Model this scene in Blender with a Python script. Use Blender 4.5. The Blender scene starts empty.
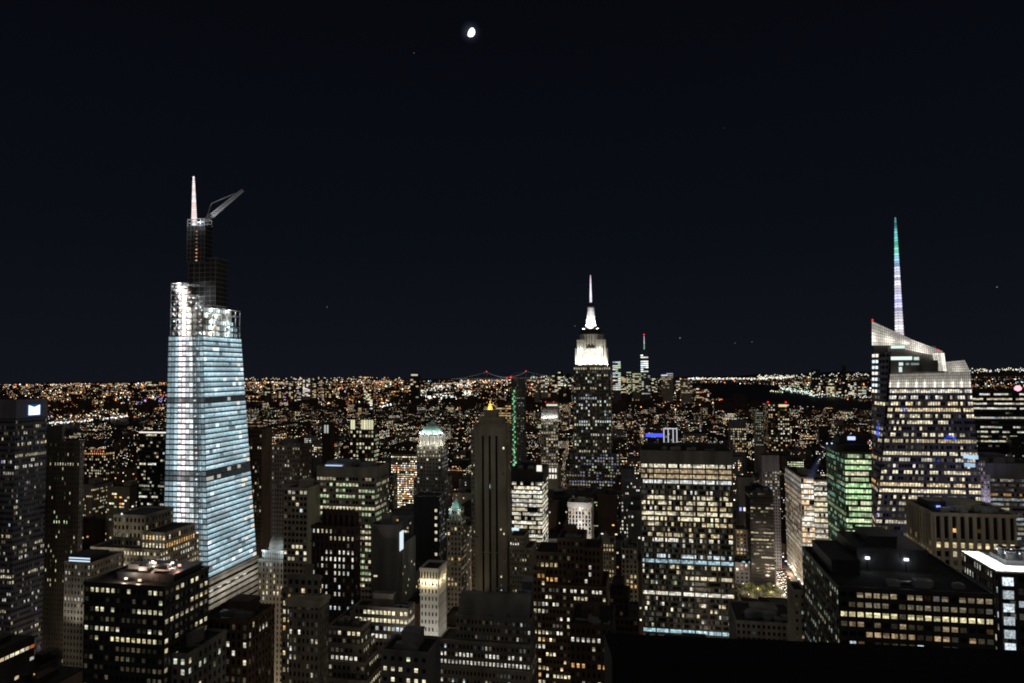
import bpy, math, random
from mathutils import Vector, Matrix

R = math.radians
scene = bpy.context.scene
col = scene.collection
rng = random.Random(7)

# ------------------------------------------------------------------ camera
EYE = Vector((0.0, 0.0, 260.0))
FPX = 683.0
cam_data = bpy.data.cameras.new("camera")
cam_data.sensor_width = 36.0
cam_data.lens = 36.0 * FPX / 1024.0
cam_data.clip_start = 0.1
cam_data.clip_end = 120000.0
cam = bpy.data.objects.new("camera", cam_data)
col.objects.link(cam)
CAMROT = (Matrix.Rotation(R(90 + 2.5), 4, 'X') @ Matrix.Rotation(R(-0.4), 4, 'Z'))
cam.matrix_world = Matrix.Translation(EYE) @ CAMROT
scene.camera = cam
CR = CAMROT.to_3x3()
CRI = CR.inverted()

# ------------------------------------------------------------------ night sky
world = bpy.data.worlds.new("World")
scene.world = world
world.use_nodes = True
wn, wl = world.node_tree.nodes, world.node_tree.links
wn.clear()
w_out = wn.new("ShaderNodeOutputWorld")
w_bg = wn.new("ShaderNodeBackground")
w_tc = wn.new("ShaderNodeTexCoord")
w_sep = wn.new("ShaderNodeSeparateXYZ")
w_alt = wn.new("ShaderNodeValToRGB")            # dark blue overhead, city glow low down
e = w_alt.color_ramp.elements
e[0].position = 0.0; e[0].color = (0.0056, 0.0068, 0.0104, 1)
e[1].position = 0.5; e[1].color = (0.0019, 0.0025, 0.0043, 1)
n1 = e.new(0.18); n1.color = (0.0032, 0.0043, 0.0074, 1)
w_glow = wn.new("ShaderNodeMapRange")           # midtown's glow, raised in the unseen northern sky as fill for the facades
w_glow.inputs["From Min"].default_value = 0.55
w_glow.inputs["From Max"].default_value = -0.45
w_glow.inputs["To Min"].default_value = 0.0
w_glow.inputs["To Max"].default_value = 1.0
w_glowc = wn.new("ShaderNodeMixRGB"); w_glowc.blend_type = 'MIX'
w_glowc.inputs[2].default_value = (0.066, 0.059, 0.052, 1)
wl.new(w_tc.outputs["Generated"], w_sep.inputs[0])
wl.new(w_sep.outputs["Z"], w_alt.inputs[0])
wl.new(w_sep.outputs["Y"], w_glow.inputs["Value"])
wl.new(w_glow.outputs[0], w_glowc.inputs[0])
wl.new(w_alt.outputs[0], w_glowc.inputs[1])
# the faint ring of lit air round the moon
MOON_DIR = (CAMROT.to_3x3() @ Vector(((470.5 - 512) / FPX, -(32 - 341.5) / FPX, -1))).normalized()
w_dot = wn.new("ShaderNodeVectorMath"); w_dot.operation = 'DOT_PRODUCT'; w_dot.inputs[1].default_value = MOON_DIR
w_nrm = wn.new("ShaderNodeVectorMath"); w_nrm.operation = 'NORMALIZE'
w_hr = wn.new("ShaderNodeMapRange"); w_hr.inputs["From Min"].default_value = math.cos(R(1.25)); w_hr.inputs["From Max"].default_value = 1.0
w_hp = wn.new("ShaderNodeMath"); w_hp.operation = 'POWER'; w_hp.inputs[1].default_value = 7.0
w_add = wn.new("ShaderNodeMixRGB"); w_add.blend_type = 'ADD'; w_add.inputs[2].default_value = (0.03, 0.036, 0.055, 1)
wl.new(w_tc.outputs["Generated"], w_nrm.inputs[0]); wl.new(w_nrm.outputs[0], w_dot.inputs[0]); wl.new(w_dot.outputs["Value"], w_hr.inputs["Value"])
wl.new(w_hr.outputs[0], w_hp.inputs[0]); wl.new(w_hp.outputs[0], w_add.inputs[0]); wl.new(w_glowc.outputs[0], w_add.inputs[1])
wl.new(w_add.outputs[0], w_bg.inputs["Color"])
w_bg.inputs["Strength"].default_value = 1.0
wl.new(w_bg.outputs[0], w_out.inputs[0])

# moonlight, from where the moon stands
sun_d = bpy.data.lights.new("moonlight", 'SUN')
sun_d.energy = 0.012; sun_d.angle = R(0.5); sun_d.color = (0.85, 0.92, 1.0)
sun = bpy.data.objects.new("moonlight", sun_d)
col.objects.link(sun)
sun.rotation_euler = MOON_DIR.to_track_quat('Z', 'Y').to_euler()

scene.view_settings.view_transform = 'Standard'
scene.view_settings.look = 'None'
scene.view_settings.gamma = 1.0
scene.view_settings.exposure = 0.0
scene.view_settings.use_curve_mapping = False
cy = scene.cycles
cy.max_bounces = 4; cy.diffuse_bounces = 2; cy.glossy_bounces = 2
cy.transmission_bounces = 2; cy.transparent_max_bounces = 6
cy.sample_clamp_indirect = 0.6
cy.use_denoising = True
cy.filter_width = 1.9
cy.use_adaptive_sampling = False
cy.caustics_reflective = False; cy.caustics_refractive = False

# ------------------------------------------------------------------ geometry of the view and of the street grid
def ray(px, py):
    return CR @ Vector(((px - 512) / FPX, -(py - 341.5) / FPX, -1))
def at(px, py, Y):
    d = ray(px, py)
    return EYE + d * (Y / d.y)
def ground_at(px, py, z=0.0):
    d = ray(px, py)
    return EYE + d * ((z - EYE.z) / d.z)
def proj(p):
    d = CRI @ (Vector(p) - EYE)
    if d.z > -0.01:
        return (-9999, -9999)
    return (512 + FPX * d.x / -d.z, 341.5 - FPX * d.y / -d.z)
GA = R(11)                                      # avenues run 11 degrees off the camera's heading
U = Vector((math.cos(GA), -math.sin(GA), 0)); V = Vector((math.sin(GA), math.cos(GA), 0))
def uv(p): return (p.x * U.x + p.y * U.y, p.x * V.x + p.y * V.y)
def from_uv(u, v, z=0): return U * u + V * v + Vector((0, 0, z))
def solve(p0, d, px, hi=400.0):
    lo = 0.0
    s = 1 if proj(p0 + d * hi)[0] > proj(p0)[0] else -1
    for _ in range(50):
        m = (lo + hi) / 2
        if (proj(p0 + d * m)[0] - px) * s < 0: lo = m
        else: hi = m
    return lo

# ------------------------------------------------------------------ materials
MATS = {}
def wall_mat(name, c, rough=0.85, vary=0.38, scale=0.12, metal=0.0):
    m = bpy.data.materials.new(name); m.use_nodes = True
    nt = m.node_tree; b = nt.nodes["Principled BSDF"]
    tc = nt.nodes.new("ShaderNodeTexCoord")
    mp = nt.nodes.new("ShaderNodeMapping"); mp.inputs["Scale"].default_value = (1, 1, 0.25)
    nz = nt.nodes.new("ShaderNodeTexNoise"); nz.inputs["Scale"].default_value = scale; nz.inputs["Detail"].default_value = 5
    rp = nt.nodes.new("ShaderNodeValToRGB")
    rp.color_ramp.elements[0].position = 0.3; rp.color_ramp.elements[1].position = 0.72
    rp.color_ramp.elements[0].color = tuple(x * (1 - vary) for x in c) + (1,)
    rp.color_ramp.elements[1].color = tuple(min(1, x * (1 + vary)) for x in c) + (1,)
    nt.links.new(tc.outputs["Object"], mp.inputs[0]); nt.links.new(mp.outputs[0], nz.inputs["Vector"])
    nt.links.new(nz.outputs[0], rp.inputs[0]); nt.links.new(rp.outputs[0], b.inputs["Base Color"])
    b.inputs["Roughness"].default_value = rough; b.inputs["Metallic"].default_value = metal
    MATS[name] = m
    return m
def glow_mat(name, sample=False):
    m = bpy.data.materials.new(name); m.use_nodes = True
    nt = m.node_tree; nt.nodes.clear()
    o = nt.nodes.new("ShaderNodeOutputMaterial"); em = nt.nodes.new("ShaderNodeEmission")
    at_ = nt.nodes.new("ShaderNodeAttribute"); at_.attribute_name = "glow"
    nt.links.new(at_.outputs["Color"], em.inputs["Color"]); nt.links.new(em.outputs[0], o.inputs[0])
    m.cycles.emission_sampling = 'AUTO' if sample else 'NONE'
    MATS[name] = m
    return m
GLOW = glow_mat("lamp_glow")
def window_mat():
    """A lit room behind glass: the room's own light, mottled by ceiling lights, blinds and furniture, under a faint glass sheen."""
    m = bpy.data.materials.new("lit_window"); m.use_nodes = True
    nt = m.node_tree; nt.nodes.clear(); N = nt.nodes.new; Lk = nt.links.new
    o = N("ShaderNodeOutputMaterial"); em = N("ShaderNodeEmission"); gl = N("ShaderNodeBsdfGlossy"); ad = N("ShaderNodeAddShader")
    gl.inputs["Color"].default_value = (0.05, 0.055, 0.06, 1); gl.inputs["Roughness"].default_value = 0.15
    a = N("ShaderNodeAttribute"); a.attribute_name = "glow"
    tc = N("ShaderNodeTexCoord"); nz = N("ShaderNodeTexNoise"); nz.inputs["Scale"].default_value = 1.2; nz.inputs["Detail"].default_value = 2
    mr = N("ShaderNodeMapRange"); mr.inputs["From Min"].default_value = 0.3; mr.inputs["From Max"].default_value = 0.7
    mr.inputs["To Min"].default_value = 0.38; mr.inputs["To Max"].default_value = 1.5
    mx = N("ShaderNodeVectorMath"); mx.operation = 'SCALE'
    Lk(tc.outputs["Object"], nz.inputs["Vector"]); Lk(nz.outputs[0], mr.inputs["Value"])
    Lk(a.outputs["Color"], mx.inputs[0]); Lk(mr.outputs[0], mx.inputs["Scale"])
    Lk(mx.outputs[0], em.inputs["Color"]); Lk(em.outputs[0], ad.inputs[0]); Lk(gl.outputs[0], ad.inputs[1]); Lk(ad.outputs[0], o.inputs[0])
    m.cycles.emission_sampling = 'NONE'
    MATS["lit_window"] = m
    return m
WIN = window_mat()
STONE = wall_mat("grey_limestone", (0.30, 0.275, 0.24))
PALE = wall_mat("pale_stone", (0.45, 0.42, 0.36))
CREAM = wall_mat("cream_stone", (0.50, 0.45, 0.35))
BROWN = wall_mat("brown_brick", (0.17, 0.115, 0.085), vary=0.35)
DARKB = wall_mat("dark_brown_brick", (0.08, 0.055, 0.045), vary=0.3)
CONC = wall_mat("grey_concrete", (0.25, 0.245, 0.235))
DARK = wall_mat("dark_metal_cladding", (0.045, 0.046, 0.05), rough=0.5)
BLUEG = wall_mat("blue_grey_cladding", (0.20, 0.20, 0.25), rough=0.55)
GREENG = wall_mat("green_grey_cladding", (0.10, 0.15, 0.11), rough=0.45)
WHITE = wall_mat("white_stone", (0.68, 0.66, 0.62), vary=0.08)
ROOFM = wall_mat("dark_roofing", (0.035, 0.034, 0.034), rough=0.95, vary=0.45, scale=0.3)
STEEL = wall_mat("steel", (0.42, 0.43, 0.45), rough=0.45, metal=0.6)
COPPER = wall_mat("green_copper", (0.36, 0.56, 0.50), rough=0.6, vary=0.15)
GOLD = wall_mat("gilded_tile", (0.85, 0.52, 0.10), rough=0.5, vary=0.1)
WOOD = wall_mat("weathered_wood", (0.10, 0.075, 0.055), vary=0.3, scale=1.0)
GLASS = wall_mat("dark_window_glass", (0.018, 0.019, 0.022), rough=0.12, vary=0.3)
GLASSG = wall_mat("green_window_glass", (0.014, 0.03, 0.022), rough=0.12)
ASPHALT = wall_mat("asphalt", (0.045, 0.045, 0.046), rough=0.9)
PAINT = wall_mat("white_road_paint", (0.7, 0.7, 0.68))
PAVING = wall_mat("pavement_concrete", (0.22, 0.21, 0.20))
BARK = wall_mat("bark", (0.09, 0.065, 0.05))
LEAF = wall_mat("leaves", (0.075, 0.09, 0.03), scale=0.5, vary=0.4)
BLACKP = wall_mat("black_paint", (0.006, 0.006, 0.0065), rough=0.6)
def water_mat():
    m = bpy.data.materials.new("river_water"); m.use_nodes = True
    nt = m.node_tree; b = nt.nodes["Principled BSDF"]
    b.inputs["Base Color"].default_value = (0.006, 0.009, 0.014, 1); b.inputs["Roughness"].default_value = 0.5; b.inputs["Specular IOR Level"].default_value = 0.25
    tc = nt.nodes.new("ShaderNodeTexCoord"); nz = nt.nodes.new("ShaderNodeTexNoise"); nz.inputs["Scale"].default_value = 0.05; nz.inputs["Detail"].default_value = 4
    bp = nt.nodes.new("ShaderNodeBump"); bp.inputs["Strength"].default_value = 0.6; bp.inputs["Distance"].default_value = 4
    nt.links.new(tc.outputs["Object"], nz.inputs["Vector"]); nt.links.new(nz.outputs[0], bp.inputs["Height"]); nt.links.new(bp.outputs[0], b.inputs["Normal"])
    return m
WATER = water_mat()

# ------------------------------------------------------------------ mesh helpers
class MB:
    """Collects hexahedra, quads and lathed shapes; build() links them as ONE mesh object."""
    def __init__(self): self.v = []; self.f = []; self.m = []; self.g = []
    def face(self, pts, mat=0, glow=None):
        n = len(self.v); self.v.extend([tuple(p) for p in pts]); self.f.append(tuple(range(n, n + len(pts)))); self.m.append(mat); self.g.append(glow)
    def hexa(self, p, mat=0, glow=None):
        """p: four bottom points counter-clockwise from above, then the four above them"""
        n = len(self.v); self.v.extend([tuple(q) for q in p])
        for f in ((3, 2, 1, 0), (4, 5, 6, 7), (0, 1, 5, 4), (1, 2, 6, 5), (2, 3, 7, 6), (3, 0, 4, 7)):
            self.f.append(tuple(n + i for i in f)); self.m.append(mat); self.g.append(glow)
    def box(self, x0, x1, y0, y1, z0, z1, mat=0, glow=None):
        self.hexa([(x0, y0, z0), (x1, y0, z0), (x1, y1, z0), (x0, y1, z0), (x0, y0, z1), (x1, y0, z1), (x1, y1, z1), (x0, y1, z1)], mat, glow)
    def taper(self, c, r0, z0, r1, z1, n=4, mat=0, glow=None, rot=None, sy=1.0):
        rot = math.pi / n if rot is None else rot
        k = len(self.v); cs = [(math.cos(rot + 2 * math.pi * i / n), math.sin(rot + 2 * math.pi * i / n)) for i in range(n)]
        for r_, z in ((r0, z0), (r1, z1)):
            self.v.extend([(c[0] + a * r_, c[1] + b * r_ * sy, z) for a, b in cs])
        for i in range(n):
            j = (i + 1) % n
            self.f.append((k + i, k + j, k + n + j, k + n + i)); self.m.append(mat); self.g.append(glow)
        self.f.append(tuple(k + n + i for i in range(n))); self.m.append(mat); self.g.append(glow)
        self.f.append(tuple(k + n - 1 - i for i in range(n))); self.m.append(mat); self.g.append(glow)
    def bar(self, a, b, r, mat=0, glow=None, r1=None):
        a, b = Vector(a), Vector(b); d = (b - a).normalized()
        s = d.cross(Vector((0, 0, 1)) if abs(d.z) < 0.9 else Vector((1, 0, 0))).normalized(); t = d.cross(s)
        r1 = r if r1 is None else r1; k = len(self.v)
        for p, q in ((a, r), (b, r1)):
            self.v.extend([tuple(p + s * q + t * q), tuple(p - s * q + t * q), tuple(p - s * q - t * q), tuple(p + s * q - t * q)])
        for f in ((0, 1, 5, 4), (1, 2, 6, 5), (2, 3, 7, 6), (3, 0, 4, 7), (0, 3, 2, 1), (4, 5, 6, 7)):
            self.f.append(tuple(k + i for i in f)); self.m.append(mat); self.g.append(glow)
    def octa(self, c, r, mat=0, glow=None):
        k = len(self.v); x, y, z = c
        self.v.extend([(x + r, y, z), (x - r, y, z), (x, y + r, z), (x, y - r, z), (x, y, z + r), (x, y, z - r)])
        for f in ((0, 2, 4), (2, 1, 4), (1, 3, 4), (3, 0, 4), (2, 0, 5), (1, 2, 5), (3, 1, 5), (0, 3, 5)):
            self.f.append(tuple(k + i for i in f)); self.m.append(mat); self.g.append(glow)
    def lathe(self, c, prof, n=12, mat=0, glow=None):
        for (r0, z0), (r1, z1) in zip(prof, prof[1:]):
            self.taper(c, max(r0, 0.001), z0, max(r1, 0.001), z1, n, mat, glow)
    def build(self, name, mats, parent=None, smooth=False):
        if not isinstance(mats, (list, tuple)): mats = [mats]
        me = bpy.data.meshes.new(name)
        me.from_pydata(self.v, [], self.f)
        for m in mats: me.materials.append(m)
        if len(mats) > 1: me.polygons.foreach_set("material_index", self.m)
        if any(g is not None for g in self.g):
            a = me.attributes.new("glow", 'FLOAT_COLOR', 'FACE')
            flat = []
            for g in self.g:
                flat.extend((g[0], g[1], g[2], 1.0) if g else (0, 0, 0, 1))
            a.data.foreach_set("color", flat)
        me.update()
        o = bpy.data.objects.new(name, me); col.objects.link(o)
        if parent is not None: o.parent = parent
        return o
def tag(o, label=None, cat=None, group=None, kind=None):
    for k, v in (("label", label), ("category", cat), ("group", group), ("kind", kind)):
        if v: o[k] = v
    return o
def empty(name, loc=(0, 0, 0), rz=0.0):
    o = bpy.data.objects.new(name, None); col.objects.link(o); o.empty_display_size = 1
    o.location = loc; o.rotation_euler = (0, 0, rz)
    return o
def light(kind, name, p, energy, color=(1, 1, 1), size=1.0, aim=None, spot=None, parent=None, sy=None):
    d = bpy.data.lights.new(name, kind); d.energy = energy; d.color = color
    if kind == 'AREA':
        d.size = size
        if sy: d.shape = 'RECTANGLE'; d.size_y = sy
    else: d.shadow_soft_size = size
    if spot: d.spot_size = R(spot); d.spot_blend = 0.6
    o = bpy.data.objects.new(name, d); col.objects.link(o); o.location = p
    if aim is not None: o.rotation_euler = (Vector(aim) - Vector(p)).to_track_quat('-Z', 'Y').to_euler()
    if parent is not None: o.parent = parent
    return o

# colours of lit rooms, linear
WARM = (1.0, 0.80, 0.46); CRM = (1.0, 0.89, 0.60); WHT = (1.0, 0.95, 0.82); COOL = (0.80, 0.94, 1.0); GRN = (0.78, 0.98, 0.58); AMB = (1.0, 0.55, 0.20); BLU = (0.10, 0.25, 1.0)
PAL_OFFICE = [(CRM, 5), (WHT, 4), (WARM, 3), (COOL, 1.2), (GRN, 1)]
PAL_WARM = [(WARM, 5), (CRM, 4), (AMB, 1.5), (WHT, 2)]
PAL_COOL = [(COOL, 4), (WHT, 5), (CRM, 2)]
PAL_GREEN = [(GRN, 4), (CRM, 4), (WHT, 2)]
def pick(pal):
    t = sum(w for _, w in pal); q = rng.random() * t
    for c, w in pal:
        q -= w
        if q <= 0: return c
    return pal[-1][0]
def sc(c, k): return (c[0] * k, c[1] * k, c[2] * k)

BUILDINGS = []          # every built building: footprint in street coordinates and its place in the picture
class Lit:
    def __init__(self, full=0.1, part=0.35, single=0.05, dim=0.25, pal=PAL_OFFICE, br=0.8, rows=()):
        self.full, self.part, self.single, self.dim, self.pal, self.br, self.rows = full, part, single, dim, pal, br, rows

class Building:
    """A building on the street grid. Local frame: x along the street, y away along the avenue, z up; the north face is y = 0."""
    def __init__(self, name, label, cat, x0, x1, y, Y, side=None, depth=30.0, ycut=690, wall=STONE, glass=GLASS, roof=ROOFM, group=None, vis=None):
        P0 = at(x0, y, Y)
        self.h = P0.z
        base = Vector((P0.x, P0.y, 0))
        self.w = solve(P0, U, x1)
        if side is not None:
            self.d = solve(P0 + U * self.w, V, side) if side > x1 else solve(P0, V, side)
        else: self.d = depth
        self.root = empty(name, base, -GA)
        tag(self.root, label, cat, group)
        self.M = Matrix.Translation(base) @ Matrix.Rotation(-GA, 4, 'Z'); self.MI = self.M.inverted()
        self.Y = Y; self.ycut = ycut; self.x0, self.x1 = x0, x1
        self.wall, self.glass, self.roofm = wall, glass, roof
        self.core = MB(); self.frame = MB(); self.roofb = MB(); self.panes = []
        u0, v0 = uv(base)
        xs = [x0, x1] + ([side] if side is not None else [])
        BUILDINGS.append(dict(u0=u0, u1=u0 + self.w, v0=v0, v1=v0 + self.d, x0=min(xs), x1=max(xs), yb=vis if vis is not None else ycut, yt=y, Y=Y, label=label, root=self.root))
    def loc(self, p): return self.MI @ Vector(p)
    def claim(self, x0=None, x1=None, yb=None, left=0, right=0):
        h = next(h for h in BUILDINGS if h['root'] is self.root)
        if x0 is not None: h['x0'] = x0
        if x1 is not None: h['x1'] = x1
        if yb is not None: h['yb'] = yb
        h['u0'] -= left; h['u1'] += right
    def z(self, ypx, xl=None, yl=0.0):
        p = self.M @ Vector((self.w / 2 if xl is None else xl, yl, 100)); px = proj(p)[0]
        return at(px, ypx, p.y).z
    def facade(self, BL, BR, TR, TL, rows, cols, wf=0.55, hf=0.55, t=0.35, sill=0.5, lit=None, piers=True, spand=True, vert=False, colfn=None, mull=0):
        BL, BR, TR, TL = (Vector(p) for p in (BL, BR, TR, TL))
        n = (BR - BL).cross(TL - BL).normalized()
        def P(s, r, o=0.0):
            return (BL.lerp(BR, s)).lerp(TL.lerp(TR, s), r) + n * o
        def slab(s0, s1, r0, r1, o):
            self.frame.hexa([P(s0, r0, o), P(s1, r0, o), P(s1, r0, -0.02), P(s0, r0, -0.02), P(s0, r1, o), P(s1, r1, o), P(s1, r1, -0.02), P(s0, r1, -0.02)])
        eps = 0.0007
        if piers:
            pw = (1 - wf) / cols
            for i in range(cols + 1):
                slab(max(0, i / cols - pw / 2), min(1, i / cols + pw / 2), 0, 1, t)
        if spand:
            sh = (1 - hf) / rows
            for k in range(rows + 1):
                a, b = k / rows - sh * (1 - sill), k / rows + sh * sill
                slab(eps, 1 - eps, max(eps, a), min(1 - eps, b), t * (0.3 if vert else 0.62))
        if lit is None: return
        M = self.M
        over = {}
        for ypx, mode, c in lit.rows:
            zz = [abs(proj(M @ P(0.5, (k + 0.5) / rows))[1] - ypx) for k in range(rows)]
            if min(zz) < 12: over.setdefault(zz.index(min(zz)), (mode, c))
        for k in range(rows):
            q = rng.random(); rowc = pick(lit.pal); rb = lit.br * rng.uniform(0.6, 1.25)
            mode = 'full' if q < lit.full else 'part' if q < lit.full + lit.part else 'off'
            if k in over:
                mode, cc = over[k]
                if cc: rowc = cc[:3]; rb = max(rb, lit.br) if len(cc) < 4 else cc[3]
            run = rng.random() < 0.5
            for j in range(cols):
                if mode == 'part':
                    if rng.random() < 0.3: run = not run
                on = rng.random() < (0.95 if mode == 'full' else (0.88 if run else 0.12) if mode == 'part' else 0 if mode == 'none' else lit.single)
                if colfn is not None:
                    g = colfn(k, j)
                    if g is False: continue
                    if g is not None: on = g
                s0 = (j + (1 - wf) / 2) / cols; s1 = (j + 1 - (1 - wf) / 2) / cols
                a = (k + (1 - hf) * sill) / rows; b = (k + 1 - (1 - hf) * (1 - sill)) / rows
                if isinstance(on, tuple): g, var = on[:3], (on[3] if len(on) > 3 else 0)
                elif on:
                    c = rowc if (mode != 'off' and rng.random() < (1 if k in over else 0.8)) else pick(lit.pal)
                    g = sc(c, rb * rng.uniform(0.55, 1.3)); var = rng.choice((0, 0, 1, 1, 2, 2, 3, 4))
                elif rng.random() < lit.dim:
                    g = sc(pick(lit.pal), rng.choice((0.012, 0.02, 0.03, 0.05, 0.1))); var = 0
                else: continue
                pts = [P(s0, a, 0.03), P(s1, a, 0.03), P(s1, b, 0.03), P(s0, b, 0.03)]
                self.pane(pts, g, var)
    def pane(self, pts, g, var=0):
        pr = [proj(self.M @ Vector(p)) for p in pts]
        cx = sum(p[0] for p in pr) / 4; cyy = sum(p[1] for p in pr) / 4
        if cyy > self.ycut or cx < -6 or cx > 1030: return
        ar = 0.5 * abs(sum(pr[i][0] * pr[(i + 1) % 4][1] - pr[(i + 1) % 4][0] * pr[i][1] for i in range(4)))
        self.panes.append((ar * (1 if max(g) > 0.15 else 0.3), pts, g, var))
    @staticmethod
    def add_pane(mb, pts, g, var):
        a, b, c, d = (Vector(p) for p in pts)
        def sub(s0, s1, r0, r1, k):
            q = [a.lerp(b, s).lerp(d.lerp(c, s), r) for s, r in ((s0, r0), (s1, r0), (s1, r1), (s0, r1))]
            mb.face(q, 0, sc(g, k))
        if var == 0: sub(0, 1, 0, 1, 1)
        elif var == 1: sub(0, 1, 0, 0.62, 0.75); sub(0, 1, 0.62, 1, 1.35)
        elif var == 5: sub(0, 1, 0, 0.3, 0.62); sub(0, 1, 0.3, 0.72, 0.95); sub(0, 1, 0.72, 1, 1.45)
        elif var == 2: sub(0, 1, 0, 0.5, 1.1); sub(0, 1, 0.5, 1, 0.4)
        elif var == 3: sub(0, 0.48, 0, 1, 1.1); sub(0.48, 1, 0, 1, 0.5)
        elif var == 4: sub(0, 0.46, 0, 1, 1.0); sub(0.46, 0.54, 0, 1, 0.05); sub(0.54, 1, 0, 1, 0.85)
    def tier(self, z0, z1, x0=0.0, x1=None, y0=0.0, y1=None, faces="N", fh=3.8, bay=3.0, wf=0.55, hf=0.55, t=0.35, sill=0.5, lit=None, parapet=1.1, vert=False, piers=True, spand=True, roof=True, bayW=None, plain="", litW=None):
        x1 = self.w if x1 is None else x1; y1 = self.d if y1 is None else y1
        self.core.box(x0, x1, y0, y1, z0, z1)
        rows = max(1, round((z1 - z0) / fh))
        near = 'W' if self.x1 < 645 else 'E'                   # the side that shows beside the north face
        if not (set(faces) | set(plain)) & {'W', 'E'}:
            if 'N' in faces: faces += near
            elif 'N' in plain: plain += near
        for f in faces:
            kw = dict(wf=wf, hf=hf, t=t, sill=sill, lit=lit, vert=vert, piers=piers, spand=spand)
            if f == 'N': self.facade((x0, y0, z0), (x1, y0, z0), (x1, y0, z1), (x0, y0, z1), rows, max(1, round((x1 - x0) / bay)), **kw)
            else:
                kw["lit"] = litW or lit
                nb = max(1, round((y1 - y0) / (bayW or bay)))
                if f == 'W': self.facade((x1, y0, z0), (x1, y1, z0), (x1, y1, z1), (x1, y0, z1), rows, nb, **kw)
                if f == 'E': self.facade((x0, y1, z0), (x0, y0, z0), (x0, y0, z1), (x0, y1, z1), rows, nb, **kw)
        for f in plain:                                        # blank masonry faces
            if f == 'N': self.frame.box(x0, x1, y0 - t, y0 - 0.01, z0, z1)
            if f == 'W': self.frame.box(x1 + 0.01, x1 + t, y0 - t + 0.02, y1, z0, z1)
            if f == 'E': self.frame.box(x0 - t, x0 - 0.01, y0 - t + 0.02, y1, z0, z1)
        if vert is False and spand and piers and faces and rows > 9 and parapet:      # string courses and a cornice line
            for k in {rows - 2, rows // 2}:
                zc = z0 + (z1 - z0) * k / rows
                self.frame.box(x0 - t - 0.25, x1 + t + 0.25, y0 - t - 0.25, y0 - 0.02, zc - 0.3, zc + 0.3)
                if 'W' in faces: self.frame.box(x1 + 0.02, x1 + t + 0.247, y0 - 0.02, y1, zc - 0.297, zc + 0.297)
                if 'E' in faces: self.frame.box(x0 - t - 0.247, x0 - 0.02, y0 - 0.02, y1, zc - 0.297, zc + 0.297)
        if parapet:
            e_ = t + 0.06
            fr = self.frame
            fr.box(x0 - e_, x1 + e_, y0 - e_, y0 + 0.4, z1 - 0.3, z1 + parapet)
            fr.box(x0 - e_, x1 + e_, y1 - 0.4, y1 + e_, z1 - 0.3, z1 + parapet)
            fr.box(x0 - e_ + 0.003, x0 + 0.4, y0 + 0.4, y1 - 0.4, z1 - 0.3, z1 + parapet - 0.003)
            fr.box(x1 - 0.4, x1 + e_ - 0.003, y0 + 0.4, y1 - 0.4, z1 - 0.3, z1 + parapet - 0.003)
        if roof: self.roofb.box(x0 + 0.3, x1 - 0.3, y0 + 0.3, y1 - 0.3, z1 - 0.1, z1 + 0.15)
        return (x0, x1, y0, y1, z1)
    def penthouse(self, x0, x1, y0, y1, z0, z1, mat=None):
        m = MB(); m.box(x0, x1, y0, y1, z0, z1); m.box(x0 - 0.2, x1 + 0.2, y0 - 0.2, y1 + 0.2, z1 - 0.5, z1 + 0.3)
        n = max(1, int((x1 - x0) / 2.5))
        for i in range(n):
            if rng.random() < 0.5: m.box(x0 + (i + 0.2) * (x1 - x0) / n, x0 + (i + 0.8) * (x1 - x0) / n, y0 - 0.12, y0 - 0.01, z0 + 0.3, z0 + (z1 - z0) * 0.7)
        m.build("penthouse", mat or self.wall, self.root)
    def tank(self, x, y, z, r=2.0, h=4.0):
        m = MB()
        for a in range(4):
            ca, sa = math.cos(a * math.pi / 2 + 0.78), math.sin(a * math.pi / 2 + 0.78)
            m.bar((x + ca * r * 0.8, y + sa * r * 0.8, z), (x + ca * r * 0.8, y + sa * r * 0.8, z + 3), 0.12)
        m.taper((x, y), r, z + 3, r, z + 3 + h, 12); m.taper((x, y), r * 1.08, z + 3 + h, 0.05, z + 4.6 + h, 12)
        m.build("water_tank", WOOD, self.root)
    def clutter(self, x0, x1, y0, y1, z, n=4, pent=True, tank=False):
        """roof plant: a lift bulkhead, cooling units with fan rings, ducts"""
        W, D = x1 - x0, y1 - y0
        if pent:
            a = x0 + W * rng.uniform(0.15, 0.4); b = a + W * rng.uniform(0.3, 0.45); c = y0 + D * 0.4; d = y0 + D * 0.8
            self.penthouse(a, b, c, d, z, z + rng.uniform(3.5, 6.5))
        for _ in range(n):
            s = min(W, D) * rng.uniform(0.04, 0.09) + 0.6; x = rng.uniform(x0 + 2 * s, x1 - 2 * s); y = rng.uniform(y0 + 2 * s, y0 + D * 0.38)
            m = MB(); m.box(x - s, x + s, y - s * 0.8, y + s * 0.8, z, z + s * 1.1); m.taper((x, y), s * 0.6, z + s * 1.1, s * 0.6, z + s * 1.1 + 0.3, 10)
            m.build("cooling_unit", STEEL, self.root)
        for _ in range(1 + n // 3):                           # ducts and pipe runs
            x = rng.uniform(x0 + 1.5, x1 - 1.5); y = rng.uniform(y0 + 1.5, y0 + D * .5); L_ = min(rng.uniform(4, 12), x1 - x - 1, 12)
            if L_ < 2: continue
            m = MB(); m.box(x, x + L_, y, y + .7, z + .3, z + 1.0); m.box(x + L_ - .7, x + L_ - .003, y + .7, min(y1, y + 4), z + .303, z + .997); m.box(x + .5, x + .8, y + .1, y + .6, z, z + .3)
            m.build("roof_duct", STEEL, self.root)
        if tank: self.tank(x0 + W * rng.uniform(0.2, 0.8), y0 + D * 0.3, z, 1.8, 3.6)
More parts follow.
